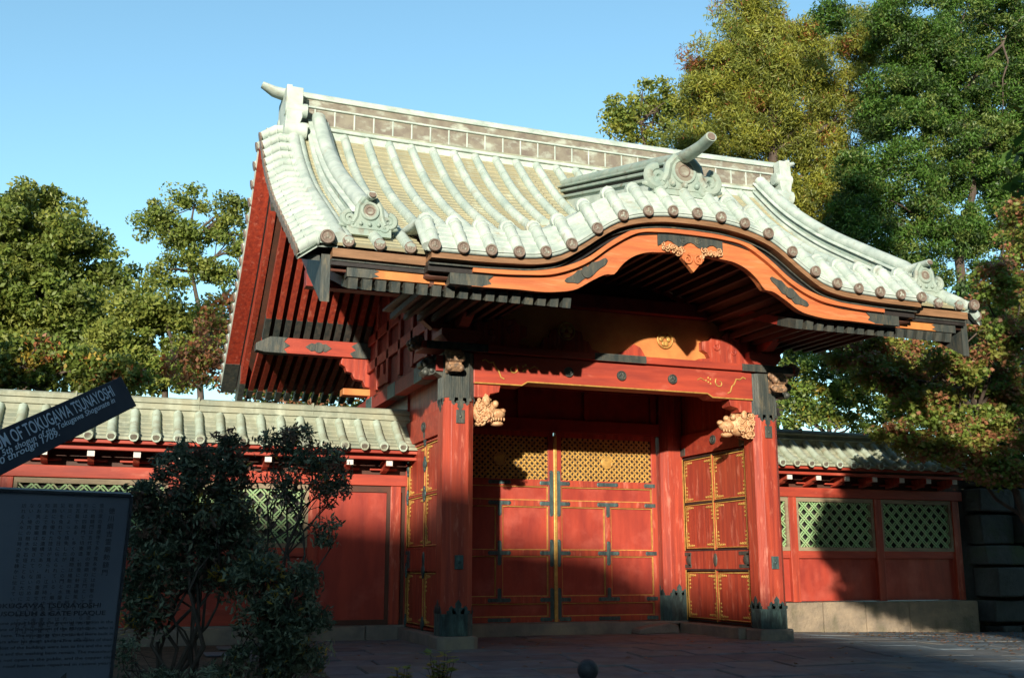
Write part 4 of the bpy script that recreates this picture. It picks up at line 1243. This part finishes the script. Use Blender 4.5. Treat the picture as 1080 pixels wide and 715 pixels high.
def tree(name, base, lobes, label, cat, mats, probs, dens=2.0, per=45, crad=.45, size=.17, aspect=.45, seed=1, trunk_r=.22, flat=.7, group=None, up=.3, star=False, top=None, inner=.25, droop=0, limbs=14, barkm='bark'):
    T = empty(name, base, label, cat, group)
    rr = random.Random(seed); b = MB()
    tp = Vector(top) if top else Vector((sum(l[0][0] for l in lobes) / len(lobes), sum(l[0][1] for l in lobes) / len(lobes), max(l[0][2] + l[1][2] * .5 for l in lobes)))
    TP = branch(b, Vector(base) - Vector((0, 0, .1)), tp, trunk_r, trunk_r * .15, rr, .05, 9)
    cl = lobe_clumps(lobes, dens, seed, inner)
    for i in range(limbs):
        c = Vector(cl[rr.randrange(len(cl))]); 
        k = min(range(2, len(TP) - 1), key=lambda q: abs(TP[q].z - (c.z - (c - TP[q]).length * .35)))
        Pp = branch(b, TP[k], c, trunk_r * .32, trunk_r * .06, rr, .12, 5)
        for _ in range(2):
            d = Vector(cl[rr.randrange(len(cl))])
            if (d - Pp[3]).length < (c - Pp[0]).length: branch(b, Pp[3], d, trunk_r * .14, trunk_r * .04, rr, .1, 4)
    b.build('trunk', [barkm], T)
    leaves('crown', cl, per, crad, size, aspect, mats, probs, T, seed + 100, flat, up, star, droop)
    return T

def PL(lst, Y, k=1.0, dp=.8):
    """lobes from measured outlines: (px, py, rx, ry) in photo pixels at depth Y"""
    out = []
    for t in lst:
        px, py, rx, ry = t[:4]; YY = Y + (t[4] if len(t) > 4 else 0)
        c = atY(px, py, YY); sc = (c - CPOS).dot(FW) / 1120
        out.append((tuple(c), (rx * sc * k, min(rx, ry) * sc * dp, ry * sc * k)))
    return out

def gbase(px, Y):
    c = atY(px, 600, Y); return (c.x, c.y, gz(c.x, c.y))

# left background ---------------------------------------------------------------
tree('broadleaf_tree', gbase(20, 22), PL([(30, 255, 62, 62), (75, 300, 52, 62), (-30, 300, 70, 100), (25, 345, 75, 60), (95, 365, 45, 45), (-60, 380, 60, 50)], 22, .92),
     'tall dense olive green tree with rounded crown at the left edge', 'tree', ['leaf_olive', 'leaf_olive_light', 'leaf_olive_dark'], [.5, .25, .25], dens=2.0, per=260, crad=.52, size=.17, aspect=.5, seed=3, trunk_r=.35)
tree('broadleaf_tree', gbase(212, 26), PL([(172, 225, 24, 14), (200, 210, 26, 13), (235, 232, 24, 16), (182, 252, 22, 12), (245, 255, 22, 16), (215, 250, 28, 18), (205, 278, 40, 14), (160, 240, 20, 12), (250, 215, 14, 12), (180, 290, 44, 16), (240, 285, 26, 16)], 26, .95),
     'airy tree with sparse crown and bare twigs against the sky, left of the gate roof', 'tree', ['leaf_olive', 'leaf_olive_light', 'leaf_olive_dark'], [.5, .3, .2], dens=2.2, per=110, crad=.42, size=.16, aspect=.5, seed=5, trunk_r=.20, top=tuple(atY(205, 215, 26)), limbs=24)
tree('broadleaf_tree', gbase(160, 19), PL([(165, 325, 42, 30), (205, 345, 36, 34), (135, 360, 36, 34), (180, 385, 50, 28), (235, 350, 22, 40)], 19, .95),
     'bushy yellow green tree behind the left wall, below the airy tree', 'tree', ['leaf_olive_light', 'leaf_olive', 'leaf_olive_dark'], [.5, .3, .2], dens=2.8, per=200, crad=.42, size=.15, aspect=.5, seed=7, trunk_r=.2)
tree('maple_tree', gbase(225, 13), PL([(222, 365, 26, 30), (200, 385, 28, 22), (235, 325, 16, 26), (245, 395, 30, 18), (290, 398, 30, 18), (345, 404, 34, 16), (400, 400, 30, 20)], 13, .95),
     'small maple with sparse rust pink leaves right behind the left wall', 'tree', ['leaf_maple_red', 'leaf_maple', 'leaf_rust'], [.45, .35, .2], dens=6, per=40, crad=.30, size=.12, aspect=.6, seed=9, trunk_r=.08, limbs=26)
tree('broadleaf_tree', gbase(60, 12), PL([(-20, 390, 40, 30), (35, 385, 38, 30), (85, 392, 34, 28), (130, 398, 30, 22)], 12, .95),
     'low yellow tinged bushy tree right behind the left end of the wall', 'tree', ['leaf_olive', 'leaf_yellow', 'leaf_olive_dark', 'leaf_rust'], [.5, .14, .28, .08], dens=7, per=75, crad=.32, size=.13, aspect=.55, seed=11, trunk_r=.12)
hd = []
for i in range(9):
    hd.append((tuple(Vector((-11 + i * 1.35, 6.5 + .6 * math.sin(i * 2.1), 1.6))), (.95, .7, 1.55)))
tag(leaves('hedge', lobe_clumps(hd, 7, 21), 70, .3, .11, .5, ['leaf_green_dark', 'leaf_olive_dark', 'leaf_rust'], [.55, .38, .07], None, 22), 'dark evergreen hedge just behind the left wall', 'hedge')

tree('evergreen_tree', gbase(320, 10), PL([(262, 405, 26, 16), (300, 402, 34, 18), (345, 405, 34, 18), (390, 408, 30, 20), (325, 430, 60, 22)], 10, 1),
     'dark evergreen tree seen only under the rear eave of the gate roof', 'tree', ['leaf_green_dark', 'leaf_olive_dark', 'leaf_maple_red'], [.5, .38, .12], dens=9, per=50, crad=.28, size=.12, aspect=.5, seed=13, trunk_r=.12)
# right background ----------------------------------------------------------------
tree('broadleaf_tree', gbase(675, 18), PL([(662, 122, 26, 26), (690, 110, 26, 30), (650, 132, 18, 14), (712, 130, 22, 30), (680, 150, 30, 14)], 18, .95),
     'thin olive tree seen just above the roof ridge, left of the tall conifer', 'tree', ['leaf_gold', 'leaf_olive_light', 'leaf_olive'], [.3, .35, .35], dens=4, per=50, crad=.36, size=.16, aspect=.5, seed=31, trunk_r=.12, limbs=24)
CON = [(790, 15, 40, 22), (760, 60, 42, 34), (745, 105, 38, 30), (735, 150, 40, 24), (800, 70, 46, 46), (850, 60, 50, 36), (905, 45, 36, 34), (830, 120, 60, 50), (785, 150, 50, 34), (860, 175, 48, 34), (875, 220, 44, 34), (900, 120, 40, 44), (820, 205, 40, 26)]
tree('cedar_tree', gbase(830, 15), PL(CON, 15, .95),
     'tall golden green cedar with rust brown tufts behind the right half of the roof', 'tree', ['leaf_gold', 'leaf_gold_dark', 'leaf_olive_light', 'leaf_rust'], [.42, .33, .18, .07], dens=3.2, per=320, crad=.46, size=.16, aspect=.22, seed=33, trunk_r=.35, flat=.95, droop=.7, up=.2, top=tuple(atY(800, -10, 15)))
CY = [(960, 30, 50, 40), (1040, 20, 55, 45), (1000, 90, 62, 48), (1070, 100, 50, 52), (945, 120, 40, 46), (950, 190, 48, 40), (1020, 170, 60, 46), (1075, 190, 44, 50), (985, 240, 62, 36), (925, 255, 40, 28), (1050, 250, 50, 40), (880, 20, 18, 14), (1120, 60, 50, 90), (1120, 220, 50, 80), (905, 190, 24, 40), (900, 235, 26, 30), (985, 60, 40, 40), (1060, 150, 44, 44), (970, 290, 40, 18)]
tree('cypress_tree', gbase(1010, 12), PL(CY, 12, .95),
     'huge dark green cypress filling the upper right corner', 'tree', ['leaf_green', 'leaf_green_dark', 'leaf_green_light'], [.5, .25, .25], dens=4.0, per=230, crad=.42, size=.125, aspect=.38, seed=36, trunk_r=.26, flat=.6, up=.6, top=tuple(atY(1015, 60, 12)), limbs=14)
tree('broadleaf_tree', gbase(860, 8.5), PL([(850, 390, 36, 30), (895, 395, 40, 32), (935, 370, 30, 26), (850, 430, 36, 26), (905, 430, 44, 26), (960, 420, 36, 30), (840, 360, 22, 14)], 8.5, .95),
     'bright yellow green tree behind the right wall, under the roof eave', 'tree', ['leaf_maple_green', 'leaf_olive_light', 'leaf_yellow', 'leaf_green_dark'], [.5, .3, .04, .16], dens=9, per=70, crad=.28, size=.11, aspect=.55, seed=37, trunk_r=.12)
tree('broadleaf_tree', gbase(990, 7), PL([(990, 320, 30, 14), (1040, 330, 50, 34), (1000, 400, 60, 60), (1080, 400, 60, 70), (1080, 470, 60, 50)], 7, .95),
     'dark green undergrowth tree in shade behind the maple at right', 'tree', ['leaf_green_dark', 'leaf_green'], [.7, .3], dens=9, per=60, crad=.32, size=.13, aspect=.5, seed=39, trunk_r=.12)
# maple in front of the right wall
MAP = [(1020, 338, 26, 10, -1.6), (1050, 300, 24, 24, -1.2), (1080, 235, 22, 30, -.6), (1062, 360, 30, 20, -1.2), (1010, 385, 36, 16, -1.0), (900, 372, 34, 18, .8), (945, 365, 34, 18, .6), (1010, 350, 34, 16, .6), (975, 470, 34, 14, -.2), (1065, 420, 34, 26, 0), (1010, 455, 34, 18, -.2), (1075, 285, 22, 26, 1), (1050, 500, 40, 12, -.3), (1000, 372, 42, 24, .4), (1050, 345, 34, 24, .6), (1085, 315, 30, 30, .8), (960, 400, 40, 22, .2), (920, 392, 26, 18, .2), (1040, 400, 46, 26, .0), (985, 430, 46, 22, -.2), (1060, 450, 40, 24, -.3), (1075, 250, 18, 26, 1.0), (1095, 380, 30, 60, .5), (950, 455, 34, 14, -.2), (1030, 480, 40, 18, -.3), (1080, 500, 30, 12, -.3)]
tree('maple_tree', (10.6, .4, -.35), PL(MAP, .6, 1.0, .9),
     'maple with green and reddening star leaves hanging over the right wall', 'tree', ['leaf_maple', 'leaf_maple_red', 'leaf_maple_green'], [.40, .28, .32], dens=30, per=44, crad=.19, size=.09, aspect=.6, seed=41, trunk_r=.11, star=True, up=.8, flat=.5, inner=.3, limbs=30, top=(8.6, .6, 3.6))

# the tree standing outside the frame on the right: its shade falls on the right wall
tree('evergreen_tree', (6.0, -8.6, gz(6, -8.6)), [((3.15, -8.2, 4.0), (1.3, 1.2, .88)), ((3.4, -8.6, 3.3), (.9, .9, .6)), ((2.7, -8.3, 3.3), (.75, .8, .45)), ((4.9, -8.4, 3.2), (1.5, 1.2, .75)), ((7.4, -8.2, 3.0), (1.8, 1.2, 1.2)), ((4.8, -8.3, 3.6), (1.6, 1.4, 1.05)), ((6.6, -8.0, 3.6), (1.7, 1.5, 1.1)), ((8.6, -7.6, 4.2), (1.8, 1.5, 1.5)), ((10.4, -7.2, 4.2), (1.8, 1.5, 1.6)), ((6.2, -8.0, 2.6), (1.5, 1.2, .9)), ((8.6, -7.8, 2.6), (1.8, 1.2, 1.1))],
     'evergreen tree outside the frame on the right', 'tree', ['leaf_green_dark', 'leaf_green'], [.6, .4], dens=12, per=90, crad=.3, size=.15, aspect=.5, seed=51, trunk_r=.2, top=(6.2, -8.2, 4.4))

# hall made up behind the photographer; roof outline shaped to shade the forecourt --------------------------------
ux, uy = math.cos(R(SUN_ROT - 180)), -math.sin(R(SUN_ROT - 180))    # across the sun's direction
ax, ay = -ux * 0 + math.sin(R(SUN_ROT - 180)), math.cos(R(SUN_ROT - 180))
def HP(u, d, z): return (u * ux - d * ax, u * uy - d * ay, z)
CASTER = empty('hall_shade_caster', HP(-6, 46, -.7), 'unseen hall shape with hipped roof, added behind the photographer to cast the forecourt shade', 'hall')
TE = math.tan(R(SUN_EL))
b = MB()
zr_ = 1.84 + TE * 46
P = [HP(-26, 46, zr_), HP(1.0, 46, zr_), HP(6.5, 46, zr_ - 2.1), HP(17, 46, 4.2)]
e1 = [HP(-36, 34, 4.2), HP(17, 34, 4.2), HP(17, 58, 4.2), HP(-36, 58, 4.2)]
q1, q2 = HP(-26, 46, zr_), HP(1.6, 46, zr_)
g = HP(6.9, 46, zr_ - 2.3)
b.add([q1, q2, g, e1[0], e1[1], e1[2], e1[3]], [(0, 3, 4, 2, 1), (1, 2, 5, 6, 0), (2, 4, 5), (0, 6, 3), (3, 6, 5, 4)])
b.build('roof', ['roof_dark'], CASTER)
b = MB()
for (u0, d0), (u1, d1) in (((-34, 36), (15, 36)), ((15, 36), (15, 56)), ((15, 56), (-34, 56)), ((-34, 56), (-34, 36))):
    b.add([HP(u0, d0, -.8), HP(u1, d1, -.8), HP(u1, d1, 4.3), HP(u0, d0, 4.3)], [(0, 1, 2, 3)])
b.build('wall', ['dark_wood'], CASTER)

# tall trees added round the forecourt, out of frame, to block sky light
def sky_block_tree(u, d, z0, z1, r, seed, lean=(0, 0), label=''):
    c = HP(u + lean[0], d + lean[1], (z0 + z1) / 2); base = HP(u, d, -.7)
    T = empty('broadleaf_tree', base, label, 'tree', 'added sky blocking trees')
    b = MB(); rr_ = random.Random(seed); top = (c[0], c[1], z1 - 1.5)
    P = branch(b, base, top, .38, .08, rr_, .05, 8)
    cl = lobe_clumps([(c, (r, r, (z1 - z0) / 2))], .75, seed, .3)
    for i in range(10): branch(b, P[rr_.choice((3, 4, 5, 6))], Vector(cl[rr_.randrange(len(cl))]), .14, .03, rr_, .1, 4)
    b.build('trunk', ['bark'], T)
    leaves('crown', cl, 60, 1.35, .75, .6, ['leaf_sky_block'], [1], T, seed, .8, .2)
k = 0
for (u, d, z0, z1, r, lean) in ((26, 10, 1.5, 21, 6.5, (0, 0)), (25, 24, 1.5, 23, 7, (0, 0)), (23, 38, 1, 25, 8, (0, 0)),
                          (-30, 34, 1.5, 24, 7.5, (0, 0)), (-31, 18, 1.5, 22, 7, (0, 0)), (-32, 4, 1.5, 20, 6.5, (0, 0)),
                          (17, 0, .2, 12, 4.0, (0, 0)), (14.5, 8, .2, 12, 4.2, (0, 0)), (13, 16, .2, 13, 4.2, (0, 0)), (13, 24, .2, 13, 4.5, (0, 0)),
                          (-13, 1, .0, 7.6, 3.6, (0, 0)), (-13, 8, .0, 8, 3.8, (0, 0)), (-13, 16, .0, 9, 4.2, (0, 0)), (-12, 24, .0, 8.5, 4.2, (0, 0)),
                          (12.5, 11, 13.8, 19.5, 5.5, (-9, -1)), (13.2, 15, 15.3, 21, 6, (-12.4, 2)), (-11.5, 13, 13.6, 18, 4.5, (5.5, -2)), (-11.5, 17, 15.6, 21, 5.5, (8.5, 5))):
    k += 1
    sky_block_tree(u, d, z0, z1, r, 200 + k, lean, 'tall dense broadleaf tree added outside the frame to block sky light')
# ------------------------------------------------------------------ shrubs in the foreground bed
def shrub(base, lobes, label, seed, dens=18, per=26, crad=.13, size=.062, stems=9, mats=('leaf_shrub', 'leaf_shrub_light', 'leaf_shrub_brown', 'leaf_yellow'), pr=(.52, .26, .19, .03), lr=.02):
    T = empty('shrub', base, label, 'shrub', None); b = MB(); rr = random.Random(seed)
    cl = lobe_clumps(lobes, dens, seed, .35)
    B = Vector(base)
    for i in range(stems):
        c = Vector(cl[rr.randrange(len(cl))])
        a = B + Vector((rr.uniform(-.18, .18), rr.uniform(-.12, .12), -.03))
        Pp = branch(b, a, c, lr, lr * .25, rr, .14, 6)
        for _ in range(5):
            k = rr.choice((2, 3, 4)); d = Vector(cl[rr.randrange(len(cl))])
            if (d - Pp[k]).length < .8: branch(b, Pp[k], d, lr * .5, lr * .15, rr, .12, 4)
    b.build('stems', ['stem'], T)
    leaves('foliage', cl, per, crad, size, .32, list(mats), list(pr), T, seed + 50, .75, .4, droop=.3)
    return T
g1 = atY(190, 700, -2.7); g2 = atY(300, 700, -2.9)
shrub((g1.x, g1.y, -.17), PL([(205, 490, 42, 26), (190, 530, 48, 34), (225, 540, 44, 36), (165, 565, 32, 34), (205, 590, 52, 30), (170, 600, 34, 26), (250, 560, 26, 40), (240, 500, 22, 26), (150, 650, 24, 24), (238, 462, 8, 6), (152, 620, 20, 28), (235, 610, 26, 18), (150, 530, 16, 22)], -2.7),
      'dark narrow leaved shrub with several bare stems between the plaque and the wall door', 61, dens=36, per=58, stems=12, size=.07)
shrub((g2.x, g2.y, -.19), PL([(325, 487, 34, 18), (300, 465, 22, 14), (345, 510, 22, 22), (300, 515, 18, 16), (318, 455, 16, 8), (345, 560, 10, 12)], -2.8),
      'taller thin stemmed shrub whose dark crown overlaps the wall roof', 63, dens=36, per=56, stems=7, lr=.017)
g3 = atY(290, 715, -3.2)
shrub((g3.x, g3.y, -.22), PL([(290, 640, 42, 34), (315, 670, 32, 34), (270, 600, 26, 26), (285, 700, 50, 26), (320, 610, 18, 20)], -3.2),
      'low green bushy shrub in front of the thin stemmed one', 65, dens=48, per=64, mats=('leaf_shrub', 'leaf_shrub_light', 'leaf_yellow'), pr=(.5, .46, .04))
g4 = atY(170, 740, -4.2)
shrub((g4.x, g4.y, -.3), PL([(160, 715, 40, 16), (205, 715, 36, 12), (140, 690, 16, 14)], -4.2),
      'ground hugging green shrub along the bottom edge right of the plaque', 67, dens=50, per=40, crad=.09, size=.045, stems=5, mats=('leaf_shrub', 'leaf_shrub_light'), pr=(.5, .5), lr=.008)
# small leafy plants by the paving
def sprig(px, py, h, label, seed, variegated):
    p = atY(px, 715, -4.6); base = Vector((p.x, p.y, gz(p.x, p.y) - .02))
    T = empty('ground_plant', base, label, 'plant'); rr = random.Random(seed)
    top = atY(px, py, -4.6).z
    b = MB(); lf = MB()
    for k in range(18):
        a = rr.uniform(0, 6.28); tilt = rr.uniform(.1, .9)
        tip = base + Vector((math.cos(a) * tilt * h * .8, math.sin(a) * tilt * h * .6, (top - base.z) * rr.uniform(.72, 1.0)))
        P = branch(b, base, tip, .005, .002, rr, .05, 5)
        for j in range(2, 6):
            q = P[j]
            for s in (-1, 1):
                d = Vector((math.cos(a + s * 1.2), math.sin(a + s * 1.2), rr.uniform(-.1, .5))).normalized(); L = rr.uniform(.055, .095)
                w = d.cross(Vector((0, 0, 1))).normalized() * L * .36
                lf.mat = 1 if (variegated and rr.random() < .25) else rr.choice((0, 2))
                up_ = Vector((0, 0, .006))
                lf.add([q, q + d * L * .5 + w, q + d * L, q + d * L * .5 - w, q + d * L * .5 - up_], [(0, 1, 4), (1, 2, 4), (2, 3, 4), (3, 0, 4)])
    b.build('stems', ['stem'], T); lf.build('foliage', ['leaf_green_light', 'leaf_yellow', 'leaf_olive_light'], T)
sprig(465, 688, .16, 'small leafy plant with pale flower spikes at the bottom edge, nearest the left pillar', 1, True)
sprig(422, 702, .12, 'smaller low plant at the bottom edge, between the shrubs and the flowering plant', 2, True)
# fallen leaves on the open ground at right
b = MB(); rr = random.Random(12)
for i in range(1500):
    x = rr.uniform(6.5, 15); y = rr.uniform(-3, 1.6); z = gz(x, y) + .012; a = rr.uniform(0, 6.28); L = rr.uniform(.02, .045)
    b.mat = rr.choice((0, 0, 1))
    if i > 1380: x = rr.uniform(-1.6, 6); y = rr.uniform(-5, 1.2); z = gz(x, y) + .014
    c, s = math.cos(a), math.sin(a)
    b.add([(x - c * L, y - s * L, z), (x + s * L * .6, y - c * L * .6, z + .01), (x + c * L, y + s * L, z + .004), (x - s * L * .6, y + c * L * .6, z + .012)], [(0, 1, 2, 3)])
tag(b.build('fallen_leaves', ['litter', 'leaf_maple_red']), kind='stuff')

# ------------------------------------------------------------------ bollard
bp = atY(620, 706, -5.0)
B_ = empty('bollard', (bp.x, bp.y, gz(bp.x, bp.y)), 'dark ball topped bollard at the bottom edge in front of the doors', 'bollard')
b = MB(); g0 = gz(bp.x, bp.y)
b.tube([(bp.x, bp.y, g0 - .05), (bp.x, bp.y, g0 + .02), (bp.x, bp.y, g0 + .03), (bp.x, bp.y, bp.z - .13), (bp.x, bp.y, bp.z - .11), (bp.x, bp.y, bp.z - .07)], [.07, .07, .05, .045, .055, .03], 16)
b.build('post', ['ball_iron'], B_)
b = MB(); b.ball((bp.x, bp.y, bp.z), .082, n=28, m=20); b.build('ball', ['ball_iron'], B_)

# ------------------------------------------------------------------ lettering
def text_mesh(s, size=1.0, align='LEFT', shear=0.0, bold=0.0, extr=.0):
    cu = bpy.data.curves.new('lettering', 'FONT'); cu.body = s; cu.size = size; cu.align_x = align; cu.shear = shear; cu.offset = bold; cu.extrude = extr
    cu.resolution_u = 3
    o = bpy.data.objects.new('lettering_tmp', cu); COL.objects.link(o)
    dg = bpy.context.evaluated_depsgraph_get(); dg.update()
    me = bpy.data.meshes.new_from_object(o.evaluated_get(dg))
    bpy.data.objects.remove(o)
    V = np.array([v.co[:] for v in me.vertices]) if len(me.vertices) else np.zeros((0, 3))
    F = [tuple(p.vertices) for p in me.polygons]
    bpy.data.meshes.remove(me)
    return V, F
def place_text(mb, V, F, O, e1, e2, n, sx=1, sz=1, x0=0, y0=0, lift=.0015):
    mb.add([O + e1 * (v[0] * sx + x0) + e2 * (v[1] * sz + y0) + n * lift for v in V], F)

# slanting direction board ------------------------------------------------------------
TR = atD(128, 397, 3.0); BR = atD(142.5, 428.5, 3.0); TL0 = atD(0, 453, 2.42)
e1 = (TR - TL0).normalized(); dn = (BR - TR); Hh = dn.length
e2 = -(dn - e1 * dn.dot(e1)).normalized(); nn = e1.cross(e2).normalized()
if nn.dot(CPOS - TR) < 0: nn = -nn
Lb = 1.75
SG = empty('slanting_sign', TR - e1 * Lb + Vector((0, 0, -1.9)), 'dark blue slanting sign board with white English lettering about a mausoleum', 'sign')
b = MB()
c = TR - e1 * Lb / 2 + e2 * (-Hh / 2) - nn * .012
b.obox(c, e1 * Lb / 2, e2 * Hh / 2, nn * .012)
BD = b.build('board', ['sign_blue'], SG, bevel=.002)
def uv(px, py):
    d = FW + RT * ((px - 540) / 1120) - UP * ((py - 357.5) / 1120)
    t = (TR - CPOS).dot(nn) / d.dot(nn); q = CPOS + d * t - TR
    return q.dot(e1), q.dot(e2)
b = MB()
V, F = text_mesh('MAUSOLEUM OF TOKUGAWA TSUNAYOSHI', 1, 'LEFT', 0.0, .012)
V2, _ = text_mesh('OF TOKUGAWA TSUNAYOSHI', 1, 'LEFT', 0.0, .012)
w2 = V2[:, 0].max() - V2[:, 0].min(); wid = V[:, 0].max()
ur, vr = uv(121, 417); ul, vl = uv(12.5, 463)
sx = (ur - ul) / w2
u_t, v_t = uv(119, 406); hcap = V[:, 1].max() - max(V[:, 1].min(), 0)
szz = (v_t - vr) / .64
place_text(b, V, F, TR, e1, e2, nn, sx, szz, ur - wid * sx, vr)
print('sign', sx, szz, ur, vr, v_t, Hh)
for s, (ra, rb), (la, lb), ref in (('5th shogun of the Tokugawa Shogunate in', (121.5, 424), (2, 480), '5th shogun of the Tokugawa Shogunate in'), ('from 1680 through 1709.', (63, 459), (0, 488.5), '0 through 1709.')):
    V, F = text_mesh(s, 1, 'LEFT', .25, .015); Vr, _ = text_mesh(ref, 1, 'LEFT', .25, .015)
    ur, vr = uv(ra, rb); ul, vl = uv(la, lb); w2 = Vr[:, 0].max() - Vr[:, 0].min()
    sx = (ur - ul) / w2
    place_text(b, V, F, TR, e1, e2, nn, sx, szz * .46, ur - V[:, 0].max() * sx, vr)
b.build('lettering', ['sign_ink'], BD)
b = MB(); pb = TR - e1 * (Lb - .1) + e2 * (-Hh / 2) - nn * .05
gq = gz(pb.x, pb.y)
b.tube([(pb.x, pb.y, gq - .1), (pb.x, pb.y, pb.z + .1)], .035, 12); pb2 = TR - e1 * (Lb - .9) + e2 * (-Hh / 2) - nn * .05
b.build('post', ['ball_iron'], SG)

# plaque ------------------------------------------------------------------------------
TRp = atD(138, 523, 3.3); BRp = atD(127, 716, 3.28); TLp = atD(0, 517.5, 3.12)
f1 = (TRp - TLp).normalized(); f2 = -(BRp - TRp).normalized(); f2 = (f2 - f1 * f2.dot(f1)).normalized(); fn = f1.cross(f2).normalized()
if fn.dot(CPOS - TRp) < 0: fn = -fn
Wp, Hp = 1.1, .62
PQ = empty('information_plaque', Vector((TRp.x - .5, TRp.y, gz(TRp.x, TRp.y))), 'dark metal information plaque engraved in Japanese and English at the lower left corner', 'plaque')
b = MB(); b.obox(TRp - f1 * Wp / 2 - f2 * Hp / 2 - fn * .02, f1 * Wp / 2, f2 * Hp / 2, fn * .02)
PB2 = b.build('plate', ['plaque'], PQ, bevel=.004)
b = MB()
b.obox(TRp - f1 * Wp / 2 + f2 * .003 - fn * .016, f1 * Wp / 2, f2 * .004, fn * .024)
b.obox(TRp - f2 * Hp / 2 + f1 * .003 - fn * .016, f1 * .004, f2 * Hp / 2, fn * .024)
b.build('frame', ['ball_iron'], PQ)
def puv(px, py):
    d = FW + RT * ((px - 540) / 1120) - UP * ((py - 357.5) / 1120)
    t = (TRp - CPOS).dot(fn) / d.dot(fn); q = CPOS + d * t - TRp
    return q.dot(f1), q.dot(f2)
b = MB()
for s, px, py, ex, ey in (('TOKUGAWA TSUNAYOSHI', 106, 640, -12, 636), ('MAUSOLEUM & GATE PLAQUE', 111, 648, -18, 644)):
    V, F = text_mesh(s, 1, 'LEFT', 0, .02)
    (ua, va), (ub, _) = puv(px, py), puv(ex, ey)
    sc = (ua - ub) / (V[:, 0].max())
    place_text(b, V, F, TRp, f1, f2, fn, sc, .019, ub, va)
lines = ['This stone plaque bearing the imperial inscription in the', 'main gate of the mausoleum of the fifth shogun, who is', 'buried here. The structures that remained were built in', 'the years after his death and are fine examples of their', 'kind. Most of the buildings were lost to fire and the war;', 'the gate and the washing basin remain. The mausoleum', 'itself is not open to the public, and the copper tiles', 'of the roof have been repaired in recent years.']
for i, s in enumerate(lines):
    V, F = text_mesh(s, 1, 'LEFT', 0, .01); ua, va = puv(119, 656.5 + i * 6.2)
    sc = .36 / V[:, 0].max()
    place_text(b, V, F, TRp, f1, f2, fn, sc, .0125, ua - .36, va)
jp = ['徳川綱吉霊廟勅額門', '徳川家の菩提寺である寛永寺には将軍の霊廟が造営された', 'この勅額門は五代将軍の霊廟の正門として建てられたもの', '形式は四脚門で切妻造、前後に軒唐破風を付け、屋根は', '銅瓦葺である。多くの建物は維新の後に解体され、または', '戦災によって焼失したが、この門と水盤舎などは幸いにも', '災いを免れて今日に伝えられている。廟の建物として整い', '装飾にも優れた技法が見られ、江戸時代中期の霊廟建築を', '知る上で貴重な遺構であり、国の重要文化財に指定された', 'なお奥の霊廟は公開されていないため立ち入ることはでき', 'ない。境内の樹木や石垣とともに大切に守られており、', '訪れる人々に当時の姿を静かに伝えている。']
try:
    for i, s in enumerate(jp):
        x_px = 119 if i == 0 else 108 - (i - 1) * 8.2
        u0, v0 = puv(x_px, 533 if i == 0 else 529)
        ch = .0245 if i == 0 else .0165
        if i == 0: ch = .024
        for j, c_ in enumerate(s):
            V, F = text_mesh(c_, 1)
            if len(V): place_text(b, V, F, TRp, f1, f2, fn, ch * .82, ch * .82, u0 - ch * .45, v0 - ch * (j + 1) * (.98))
except Exception as ex: print('jp text failed', ex)
b.build('engraving', ['plaque_ink'], PB2)
b = MB()
for q in (.15, .95):
    p = TRp - f1 * q - f2 * Hp - fn * .02
    b.box(p.x - .03, p.x + .03, p.y - .03, p.y + .03, gz(p.x, p.y) - .05, p.z + .1)
b.build('leg', ['ball_iron'], PQ)
